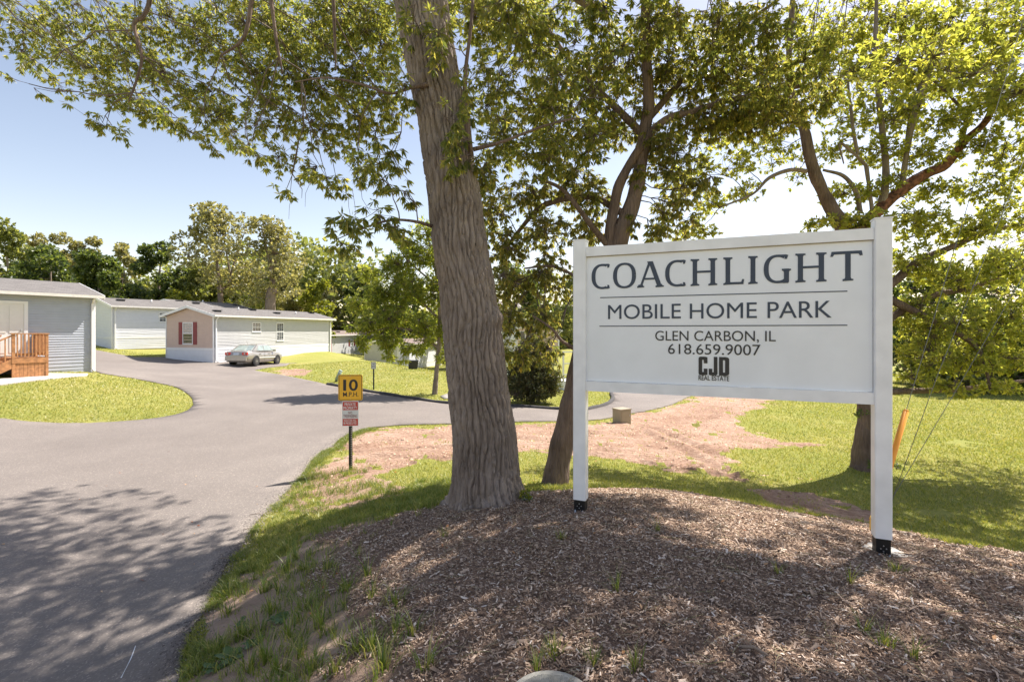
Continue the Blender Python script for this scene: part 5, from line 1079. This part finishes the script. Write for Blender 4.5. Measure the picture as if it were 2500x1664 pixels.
L_ = [('broadleaf_tree', 'mid green rounded tree filling the left frame edge above the roof', 15, 538, 150, 58, 'leaf_mid', 900), ('broadleaf_tree', 'dark dense tree above the blue grey roof, second from the left', 125, 590, 150, 52, 'leaf_dark', 900),
      ('broadleaf_tree', 'brownish green feathery topped tree behind the dark tree at left', 120, 553, 110, 68, 'leaf_pale', 700), ('broadleaf_tree', 'pale feathery tree on the skyline above the blue grey home ridge', 205, 566, 90, 70, 'leaf_pale', 560), ('broadleaf_tree', 'dark ivy covered tree above the white home roof', 245, 612, 120, 50, 'leaf_dark', 800),
      ('broadleaf_tree', 'thin grey green tree between two darker trees at left', 305, 580, 80, 64, 'leaf_pale', 420), ('broadleaf_tree', 'low dark tree just over the white home vents', 295, 660, 90, 47, 'leaf_dark', 500), ('broadleaf_tree', 'round headed dark green tree left of the tall airy pair', 392, 580, 108, 56, 'leaf_dark', 620),
      ('broadleaf_tree', 'wide mid green tree at the foot of the tall airy tree', 470, 640, 130, 57, 'leaf_mid', 700), ('broadleaf_tree', 'yellow green bush like tree above the back home ridge', 440, 706, 70, 49, 'leaf_yellow', 300),
      ('broadleaf_tree', 'low mid green tree between the two tall trunks', 545, 690, 90, 60, 'leaf_mid', 460), ('broadleaf_tree', 'pale green tree right of the thick brown trunk', 705, 668, 110, 60, 'leaf_pale', 640), ('broadleaf_tree', 'yellowish bushy tree over the right end of tan home roof', 775, 680, 90, 58, 'leaf_yellow', 520),
      ('broadleaf_tree', 'pale olive tree beyond the grey shuttered home', 810, 690, 90, 70, 'leaf_pale', 520), ('broadleaf_tree', 'dark blue green tall tree left of the young tree', 880, 632, 110, 72, 'leaf_dark', 700), ('broadleaf_tree', 'shaded tree directly behind the young tree', 985, 655, 130, 66, 'leaf_dark', 620),
      ('broadleaf_tree', 'mid green tree behind the large trunk', 1120, 660, 150, 62, 'leaf_mid', 620), ('broadleaf_tree', 'shaded tree between the large trunk and the sign', 1270, 640, 150, 55, 'leaf_dark', 620), ('broadleaf_tree', 'hazy tree just left of the sign post', 1390, 660, 140, 66, 'leaf_mid', 620)]
for i, (nm, lb, px, top, w, d, mt, n) in enumerate(L_): bgtree(nm, lb, px, top, w, d, M[mt], n=int(n * 1.15), seed=i, ls=.40, bare=.06)
bgtree('cottonwood_tree', 'tall airy tree with slender forked trunk left of its twin', 545, 492, 250, 52, M['leaf_pale'], n=1300, ls=.34, seed=31, bare=.36, airy=True, trunkw=.26, lean=-1.2, group='pair of tall airy trees above the tan home')
bgtree('cottonwood_tree', 'tall airy tree with thick brown trunk right of its twin', 660, 525, 230, 51, M['leaf_pale'], n=1100, ls=.34, seed=33, bare=.36, airy=True, trunkw=.50, group='pair of tall airy trees above the tan home')
for i, (lb, px, top, w, d, mt) in enumerate([('dark tree close beyond the right sign post', 2230, 640, 240, 33, 'leaf_dark'), ('dark spreading tree behind the guy wires', 2390, 620, 260, 36, 'leaf_dark'), ('dark tree at the right frame edge', 2530, 600, 260, 33, 'leaf_dark'), ('bushy dark tree low behind the maple limb', 2330, 760, 200, 30, 'leaf_mid'), ('low dark tree at far right under the maple', 2470, 770, 200, 30, 'leaf_dark'), ('tree hidden mostly by the sign on the far side', 2080, 700, 200, 44, 'leaf_dark')]):
    bgtree('broadleaf_tree', lb, px, top, w, d, M[mt], n=620, ls=.34, seed=i + 50, bare=.04, group='dark trees along the far side of the right lawn')
# wood that closes the view beyond the single trees
V = []; 
for a in range(420):
    t = a / 420; x = -95 + 150 * t; y = 86 + 14 * sin(t * 9) ; V.append(((x, y + rng.uniform(-5, 5), (h1(x, y)) + 2.2 + rng.uniform(0, 1) * (11 if x < -22 else 3)), (3.6, 3, 2.8)))
C = np.vstack([np.array(c) + unit(36) * np.array(r) for c, r in V]); Vv, Ff = leaf_arrays(C, unit(len(C)), 4, .85, .7, .1, simple=True); np_mesh('far_woodland', Vv, Ff, M['leaf_mid'], kind='stuff')

# ------------------------------------------------------------------ mulch chips, grass, weeds
def samp(poly, n, box):
    x = rng.uniform(box[0], box[1], n); y = rng.uniform(box[2], box[3], n); return x, y
n = 250000; x = rng.uniform(-2.4, 7.5, n); y = 1.2 + 6.4 * rng.uniform(0, 1, n) ** 1.15
kk = jmask(mulch_poly, x, y, .22, 2.5, 12) & ((fbm(x * 1.4, y * 1.4, 97, 4) - .42) * 5 + np.clip((x + 1.5) * .8, 0, 2) + .75 > rng.uniform(size=len(x))) & (np.abs(x) < y * 1.35 + .8) & (np.hypot(x - .19, y - 2.38) > .2) & ((np.hypot(x - .71, y - 5.10) > .17) | (rng.uniform(size=len(x)) < .3)) & ((np.hypot(x - 3.12, y - 4.09) > .17) | (rng.uniform(size=len(x)) < .3)); 
gapm = fbm(x * 1.7, y * 1.7, 90, 3) > -1
x = x[kk & gapm]; y = y[kk & gapm]; n = len(x); z = gz(x, y)
sc = rng.uniform(.55, 1.0, n) ** 1 * np.where(rng.uniform(size=n) < .05, 2.4, 1); l = .0145 * sc * rng.uniform(.6, 1.5, n); w = .0042 * sc * rng.uniform(.6, 1.6, n); t = .003 + .0035 * rng.uniform(size=n)
ya = rng.uniform(0, 2 * pi, n); ti = rng.normal(0, .30, n); ro_ = rng.normal(0, .5, n)
d = np.c_[np.cos(ya) * np.cos(ti), np.sin(ya) * np.cos(ti), np.sin(ti)]; s = np.c_[-np.sin(ya), np.cos(ya), 0 * ya]; nr = np.cross(d, s); s2 = s * np.cos(ro_)[:, None] + nr * np.sin(ro_)[:, None]; n2 = np.cross(d, s2)
c = np.c_[x, y, z + .006 + rng.uniform(0, .012, n)]; q = []
for (a, b_, e) in ((-1, -.9, 0), (1, -.6, 0), (.8, .7, 0), (-.9, 1, 0), (-.8, -.05, 1), (.75, .1, 1)):
    q.append(c + d * (a * l)[:, None] + s2 * (b_ * w * rng.uniform(.6, 1.2, n))[:, None] + n2 * (e * t)[:, None])
V = np.stack(q, 1).reshape(-1, 3); i = np.arange(n)[:, None, None] * 6; tt = np.array([[0, 1, 5, 4], [2, 3, 4, 5]]); np_mesh('mulch_chips', V, (i + tt[None]).reshape(-1, 4), M['chips'], kind='stuff'); print('chips', n)

def blades(x, y, z, h, w, lean, seg=1, nseg3=False):
    n = len(x); a = rng.uniform(0, 2 * pi, n); dx, dy = np.cos(a), np.sin(a); b = rng.uniform(0, 2 * pi, n); lx, ly = np.cos(b) * lean, np.sin(b) * lean
    if not nseg3:
        V = np.stack([np.c_[x - dx * w, y - dy * w, z], np.c_[x + dx * w, y + dy * w, z], np.c_[x + lx * h, y + ly * h, z + h]], 1).reshape(-1, 3); return V, np.arange(n * 3).reshape(-1, 3)
    V = np.stack([np.c_[x - dx * w, y - dy * w, z], np.c_[x + dx * w, y + dy * w, z], np.c_[x + lx * h * .35 + dx * w * .8, y + ly * h * .35 + dy * w * .8, z + h * .6], np.c_[x + lx * h * .35 - dx * w * .8, y + ly * h * .35 - dy * w * .8, z + h * .6], np.c_[x + lx * h * 1.1, y + ly * h * 1.1, z + h * .92]], 1).reshape(-1, 3)
    i = np.arange(n)[:, None, None] * 5; return V, (i + np.array([[0, 1, 2], [0, 2, 3], [3, 2, 4]])[None]).reshape(-1, 3)
# mown lawn, blades get coarser with distance
n = 560000; yy = 4 + 32 * rng.uniform(0, 1, n) ** 2.1; xx = rng.uniform(-1.15, 1.15, n) * (yy + 1.2)
cl = classify(xx, yy); rd = inpoly(xx, yy, road_poly); dens = fbm(xx * 1.3, yy * 1.3, 71, 4)
kk = ((cl == 0) & (dens > .24) | (cl == 1) & (rng.uniform(size=n) < .10) & (fbm(xx * 3, yy * 3, 72) > .5)) & ~rd
xx, yy = xx[kk], yy[kk]; n = len(xx); D_ = np.hypot(xx, yy); z = gz(xx, yy) - .004
V, Fc = blades(xx, yy, z, rng.uniform(.022, .06, n) * (1 + D_ * .012), .0022 + D_ * .00042, rng.uniform(.3, 1.3, n)); np_mesh('mown_grass', V, Fc, M['grass'], kind='stuff'); print('lawn blades', n)
# weedy grass beside the asphalt and on the dusty soil
def clumps(cx_, cy_, per, rad, h0, h1_, w, lean):
    n = len(cx_) * per; x = np.repeat(cx_, per) + rng.normal(size=n) * rad; y = np.repeat(cy_, per) + rng.normal(size=n) * rad; z = gz(x, y) - .004
    return blades(x, y, z, rng.uniform(h0, h1_, n), w * rng.uniform(.6, 1.3, n), rng.uniform(.2, 1.1, n), nseg3=True)
parts = []
ne = np.array(crom(near_edge[:12], 14)); tno = np.gradient(ne, axis=0); tno /= np.linalg.norm(tno, axis=1)[:, None]; off = np.c_[tno[:, 1], -tno[:, 0]]
idx = rng.integers(0, len(ne), 1700); o1 = np.abs(rng.normal(0, .16, 1700)) + .02; cx_ = ne[idx, 0] + off[idx, 0] * o1; cy_ = ne[idx, 1] + off[idx, 1] * o1
k2 = fbm(cx_ * 1.6, cy_ * 1.6, 81) > .40; parts.append(clumps(cx_[k2], cy_[k2], 22, .025, .03, .085, .0022, 1))
n = 4800; cx_ = rng.uniform(-4.4, .2, n); cy_ = rng.uniform(2, 9.3, n); k2 = (inpoly(cx_, cy_, soil_poly) & ((classify(cx_, cy_) != 3) | (rng.uniform(size=n) < .22)) & (fbm(cx_ * 2, cy_ * 2, 82) > .49)) | (inpoly(cx_, cy_, soil2_poly) & (fbm(cx_ * 2, cy_ * 2, 83) > .5)); parts.append(clumps(cx_[k2], cy_[k2], 9, .02, .04, .15, .0026, 1))
# band of lush grass between soil and mulch edge
band = gp([(600, 1320), (690, 1220), (800, 1225), (950, 1200), (1070, 1180), (1085, 1225), (950, 1262), (800, 1300), (720, 1330), (640, 1400), (560, 1420)])
n = 1700; cx_ = rng.uniform(-4.4, .2, n); cy_ = rng.uniform(4, 8, n); k2 = inpoly(cx_, cy_, band); parts.append(clumps(cx_[k2], cy_[k2], 24, .03, .03, .075, .0022, 1))
n = 500; cx_ = rng.uniform(-1.6, .1, n); cy_ = rng.uniform(5.6, 8.0, n); k2 = (classify(cx_, cy_) != 3) & ~inpoly(cx_, cy_, road_poly); parts.append(clumps(cx_[k2], cy_[k2], 26, .035, .03, .10, .003, 1))
o_ = 0; VV_ = []; FF_ = []
for v, f in parts: VV_.append(v); FF_.append(f + o_); o_ += len(v)
np_mesh('verge_grass', np.vstack(VV_), np.vstack(FF_), M['grass_near'], kind='stuff')
# single tufts
def tuft_mesh(n, rad, hh, seed):
    r = random.Random(seed); q = MB()
    for i in range(n):
        a = r.uniform(0, 2 * pi); rr = rad * r.uniform(0, 1); h = hh * r.uniform(.45, 1.1); le = r.uniform(.15, .9) * h; w = r.uniform(.003, .0052); x, y = cos(a) * rr, sin(a) * rr; b_ = a + r.uniform(-.7, .7); sx_, sy_ = -sin(b_) * w, cos(b_) * w; v = []
        for t in (0, .35, .7, 1): v += [(x + cos(b_) * le * t * t - sx_ * (1 - t * .9), y + sin(b_) * le * t * t - sy_ * (1 - t * .9), h * (t - .28 * t * t * (le / h))), (x + cos(b_) * le * t * t + sx_ * (1 - t * .9), y + sin(b_) * le * t * t + sy_ * (1 - t * .9), h * (t - .28 * t * t * (le / h)))]
        q.add(v, [(0, 1, 3, 2), (2, 3, 5, 4), (4, 5, 7, 6)])
    me = bpy.data.meshes.new('grass_tuft'); me.from_pydata(q.v, [], q.f); me.materials.append(M['grass_near']); return me
TM = [tuft_mesh(28, .04, .21, 1), tuft_mesh(40, .06, .17, 2), tuft_mesh(18, .03, .25, 3), tuft_mesh(52, .08, .14, 4)]
TL = 'long bladed grass tuft growing from dusty soil beside the asphalt'
tl = [(705, 1340, 1), (722, 1365, 0), (744, 1394, 0), (700, 1400, 2), (644, 1448, 0), (744, 1490, 0), (637, 1543, 3), (660, 1500, 1), (732, 1600, 0), (705, 1560, 1), (610, 1640, 1), (650, 1620, 0), (590, 1560, 1), (560, 1500, 3), (908, 1600, 1), (965, 1545, 0), (935, 1639, 3), (1011, 1545, 0), (896, 1410, 2), (910, 1460, 2), (870, 1590, 1), (780, 1540, 0), (820, 1640, 0), (760, 1650, 1), (690, 1650, 0), (850, 1440, 1), (795, 1400, 2), (965, 1480, 1), (680, 1450, 2), (1040, 1640, 0), (530, 1600, 3), (560, 1450, 3)]
for i, (px, py, k) in enumerate(tl):
    gx_, gy_ = ground_px(px, py); o = bpy.data.objects.new('grass_tuft', TM[k]); COL.objects.link(o); o.location = (gx_, gy_, gz(gx_, gy_)[0] - .004); o.rotation_euler = (0, 0, i * 1.3); o.scale = (1.2, 1.2, .9 + .5 * random.random()); tag(o, TL, 'grass tuft', 'grass tufts on the dusty soil verge')
for px, py, k, lb in [(1084, 1312, 1, 'grey green grass tuft alone in mulch below the large trunk'), (1353, 1600, 3, 'spiky yellow green grass tuft above the round lid'), (1451, 1617, 1, 'grass tuft just right of the round lid'), (1550, 1645, 1, 'grass tuft at the bottom edge right of the lid'), (1310, 1640, 2, 'thin grass shoot touching the left rim of the lid'), (1607, 1298, 2, 'single thin grass shoot in mulch below the sign centre'),
                      (1900, 1404, 0, 'green grass sprig in mulch left of the right sign post'), (2190, 1395, 3, 'short grass tuft in mulch below the right sign post foot'), (2160, 1580, 3, 'large grass clump at lower right in the mulch'), (2230, 1610, 0, 'long bladed clump beside the large one at lower right'), (2110, 1550, 0, 'upper left clump of the lower right grass group'), (2075, 1430, 2, 'thin shoot in the mulch lower left of the right post'), (1370, 1318, 1, 'small green sprig in mulch below the left sign post'), (1505, 1438, 2, 'tiny yellow sprig in the middle of the mulch')]:
    gx_, gy_ = ground_px(px, py); o = bpy.data.objects.new('grass_tuft', TM[k]); COL.objects.link(o); o.location = (gx_, gy_, gz(gx_, gy_)[0] - .004); o.rotation_euler = (0, 0, px); s_ = .7 if k != 3 else .8; o.scale = (s_, s_, s_); tag(o, lb, 'grass tuft', 'grass tufts in the mulch')
# broadleaf weeds
def rosette(px, py, n, size, label):
    gx_, gy_ = ground_px(px, py); e = empty('broadleaf_weed', (gx_, gy_, gz(gx_, gy_)[0]), 0, label, 'weed', 'broadleaf weeds on the verge')
    for i in range(n):
        a = i * 2.4; L = size * random.uniform(.6, 1.1); w = L * .27; q = MB(); v = []; el = random.uniform(.15, .6); r0 = .01
        for t, wf in ((0, .12), (.25, .7), (.5, 1), (.78, .75), (1, .08)):
            rr = r0 + L * t; zz_ = L * (el * t - .35 * t * t) + .012
            for s_ in (-1, 0, 1): v.append((cos(a) * rr - sin(a) * w * wf * s_, sin(a) * rr + cos(a) * w * wf * s_, zz_ + (.10 * w if s_ else 0) + .006 * sin(t * 9 + s_)))
        q.add(v, [(k * 3 + j, k * 3 + j + 1, k * 3 + 4 + j, k * 3 + 3 + j) for k in range(4) for j in (0, 1)], True); q.build('leaf', M['weed'], e)
rosette(686, 1517, 13, .10, 'dark broadleaf weed rosette in the middle of the dusty verge'); rosette(564, 1612, 14, .12, 'wide broadleaf weed at the lower left beside the asphalt'); rosette(520, 1640, 10, .09, 'small broadleaf weed nearest the asphalt at the bottom'); rosette(615, 1575, 9, .09, 'broadleaf weed between the two larger rosettes')
rosette(590, 1530, 8, .07, 'small broadleaf weed left of the dark rosette'); rosette(1285, 1222, 12, .10, 'leafy weed at the right foot of the large trunk')
gc = empty('ground_ivy', (.15, 6.1, h1(.15, 6.1)), 0, 'low leafy plants hugging the right side of the large trunk foot', 'plant')
foliage(gc, PB([(1284, 1205, 5.5, 18, 20, 16), (1292, 1230, 5.5, 14, 8, 8)], .12), [cp(1280, 1225, 5.5)], .05, M['leaf_young'], k=6, ratio=.5, droop=0, nsub=4, twig=.002, br=.003)
# dry leaf litter and sticks
n = 700; x = rng.uniform(-8, 6, n); y = 2 + 10 * rng.uniform(size=n) ** 1.4; kk = np.abs(x) < y * 1.1 + .5; rp = inpoly(x, y, road_poly); kk &= ~rp | (rng.uniform(size=n) < .25); x, y = x[kk], y[kk]; z = np.where(inpoly(x, y, road_poly), H(x, y) + .028, gz(x, y) + .014)
Cc = np.c_[x, y, z]; nl = len(Cc); a = rng.uniform(0, 2 * pi, nl); L = rng.uniform(.02, .06, nl)[:, None]; dd_ = np.c_[np.cos(a), np.sin(a), rng.uniform(-.1, .25, nl)]; ss_ = np.c_[-np.sin(a), np.cos(a), rng.uniform(-.2, .4, nl)]
V = np.stack([Cc, Cc + dd_ * L * .5 + ss_ * L * .2 + [0, 0, .004], Cc + dd_ * L, Cc + dd_ * L * .5 - ss_ * L * .2], 1).reshape(-1, 3); np_mesh('leaf_litter', V, np.arange(nl * 4).reshape(-1, 4), M['litter'], kind='stuff')
sticks = [((610, 1262), (645, 1260), 'thin stick lying on the asphalt edge, upper one'), ((593, 1298), (622, 1296), 'thin stick on the asphalt edge below the upper one'), ((533, 1371), (563, 1374), 'pale curved stick near the edge of the asphalt'), ((596, 1345), (613, 1302), 'pale twig hanging over the asphalt edge'), ((1110, 1226), (1200, 1222), 'long pale stick lying against the large trunk foot'), ((1190, 1540), (1290, 1528), 'dark thin stick on the mulch right of the tall shoots'), ((1810, 1590), (1875, 1612), 'short thick pale stick in the mulch at lower right'), ((2180, 1368), (2270, 1380), 'brown root like stick below the right sign post'), ((800, 1358), (830, 1335), 'pale piece of wood beside the soil verge'), ((2060, 1545), (2150, 1600), 'grey stick leading to the lower right grass clump')]
for i, (a, b_, lb) in enumerate(sticks):
    A_ = ground_px(*a); B_ = ground_px(*b_); on = inpoly(np.array([A_[0]]), np.array([A_[1]]), road_poly)[0]
    za = (h1(*A_) + .03 if on else gz(*A_)[0] + .022); zb2 = (h1(*B_) + .03 if on else gz(*B_)[0] + .022); r_ = .004 if i not in (6, 8) else .010
    q = MB(); m_ = ((A_[0] + B_[0]) / 2 + .01, (A_[1] + B_[1]) / 2 + .02, (za + zb2) / 2 + .006); q.tube([(A_[0], A_[1], za), m_, (B_[0], B_[1], zb2)], [r_, r_ * .9, r_ * .5], 6)
    o = q.build('stick', M['deadwood']); tag(o, lb, 'stick')
for i, (px, py, s_, lb) in enumerate([(1940, 1268, .07, 'brown clod of earth on the mulch crest'), (1965, 1280, .05, 'smaller clod beside the brown one on the crest'), (1848, 1428, .016, 'small pale stone in the mulch, lower middle'), (2105, 1430, .016, 'small white stone below the right post'), (1975, 1480, .018, 'pale pebble in the mulch left of the lower right clump'), (1112, 1530, .014, 'grey pebble in the mulch at lower centre left')]):
    gx_, gy_ = ground_px(px, py); bm = MB(); v = []; f = []; nn_ = 9; mm_ = 5
    for a in range(mm_ + 1):
        for b_ in range(nn_):
            ph = pi * a / mm_ * .55 ; t_ = 2 * pi * b_ / nn_; r_ = s_ * (1 + .25 * noise.noise(Vector((cos(t_) * 2 + i, sin(t_) * 2, a)))); v.append((sin(ph) * cos(t_) * r_ * 1.3, sin(ph) * sin(t_) * r_, cos(ph) * r_ * .7))
    for a in range(mm_): f += [(a * nn_ + b_, a * nn_ + (b_ + 1) % nn_, (a + 1) * nn_ + (b_ + 1) % nn_, (a + 1) * nn_ + b_) for b_ in range(nn_)]
    bm.add(v, f, False); o = bm.build('stone', M['stone'] if i > 1 else M['deadwood']); o.location = (gx_, gy_, gz(gx_, gy_)[0] - s_ * .1); tag(o, lb, 'stone')
n = 7000; idx = rng.integers(0, len(ne) - 1, n); o1 = rng.normal(-.02, .09, n); x = ne[idx, 0] + off[idx, 0] * o1 + rng.normal(size=n) * .03; y = ne[idx, 1] + off[idx, 1] * o1 + rng.normal(size=n) * .03
z = H(x, y) + .026; r_ = rng.uniform(.003, .010, n); q = []
for v_ in ((1, .2, 0), (-.7, .9, 0), (-.5, -1, 0), (.1, 0, .9)):
    q.append(np.c_[x + r_ * v_[0] * rng.uniform(.6, 1.3, n), y + r_ * v_[1] * rng.uniform(.6, 1.3, n), z + r_ * v_[2] - .002])
V = np.stack(q, 1).reshape(-1, 3); i = np.arange(n)[:, None, None] * 4; np_mesh('loose_gravel', V, (i + np.array([[0, 1, 3], [1, 2, 3], [2, 0, 3]])[None]).reshape(-1, 3), M['gravel'], kind='stuff')
n = 60000; x = rng.uniform(-6, 12, n); y = rng.uniform(8, 24, n); kk = (classify(x, y) == 1) & (fbm(x * 2, y * 6, 95) > .42); x, y = x[kk], y[kk]; n = len(x); r_ = rng.uniform(.006, .024, n) * (rng.uniform(.6, 1.2, n)); q = []; z = gz(x, y)
for v_ in ((1, .2, -.2), (-.7, .9, -.2), (-.5, -1, -.2), (.1, 0, .8)): q.append(np.c_[x + r_ * v_[0] * rng.uniform(.6, 1.6, n), y + r_ * v_[1] * rng.uniform(.6, 1.3, n), z + r_ * v_[2]])
V = np.stack(q, 1).reshape(-1, 3); i = np.arange(n)[:, None, None] * 4; np_mesh('soil_clods', V, (i + np.array([[0, 1, 3], [1, 2, 3], [2, 0, 3]])[None]).reshape(-1, 3), M['clod'], kind='stuff'); print('clods', n)
n = 1500; x = rng.uniform(-2.4, 6, n); y = 2 + 5 * rng.uniform(size=n) ** 1.2; kk = inpoly(x, y, mulch_poly) | inpoly(x, y, soil_poly); x, y = x[kk], y[kk]; n = len(x); a = rng.uniform(0, 2 * pi, n); L = rng.uniform(.04, .20, n); x2 = x + np.cos(a) * L; y2 = y + np.sin(a) * L
V, Fc = twig_arrays(np.c_[x, y, gz(x, y) + .016], np.c_[x2, y2, gz(x2, y2) + .022], .0016, .0008, .03); np_mesh('straw_strands', V, Fc, M['straw'], kind='stuff')
A_ = ground_px(331, 1588); B_ = ground_px(296, 1668); q = MB(); pts_ = []
for i in range(13):
    t = i / 12; x = A_[0] + (B_[0] - A_[0]) * t + .008 * sin(t * 3.1); y = A_[1] + (B_[1] - A_[1]) * t; w_ = .003 + .003 * t; zz_ = h1(x, y) + .0265; pts_ += [(x - w_, y, zz_), (x + w_, y, zz_)]
q.add(pts_, [(2 * i, 2 * i + 1, 2 * i + 3, 2 * i + 2) for i in range(12)]); tag(q.build('chalk_mark', M['signwhite']), 'thin white scratch mark on the asphalt at lower left', 'mark')
bpy.context.view_layer.update()
print('tris', sum(sum(len(p.vertices) - 2 for p in o.data.polygons) if len(o.data.polygons) < 5000 else len(o.data.loops) - 2 * len(o.data.polygons) for o in bpy.data.objects if o.type == 'MESH'))
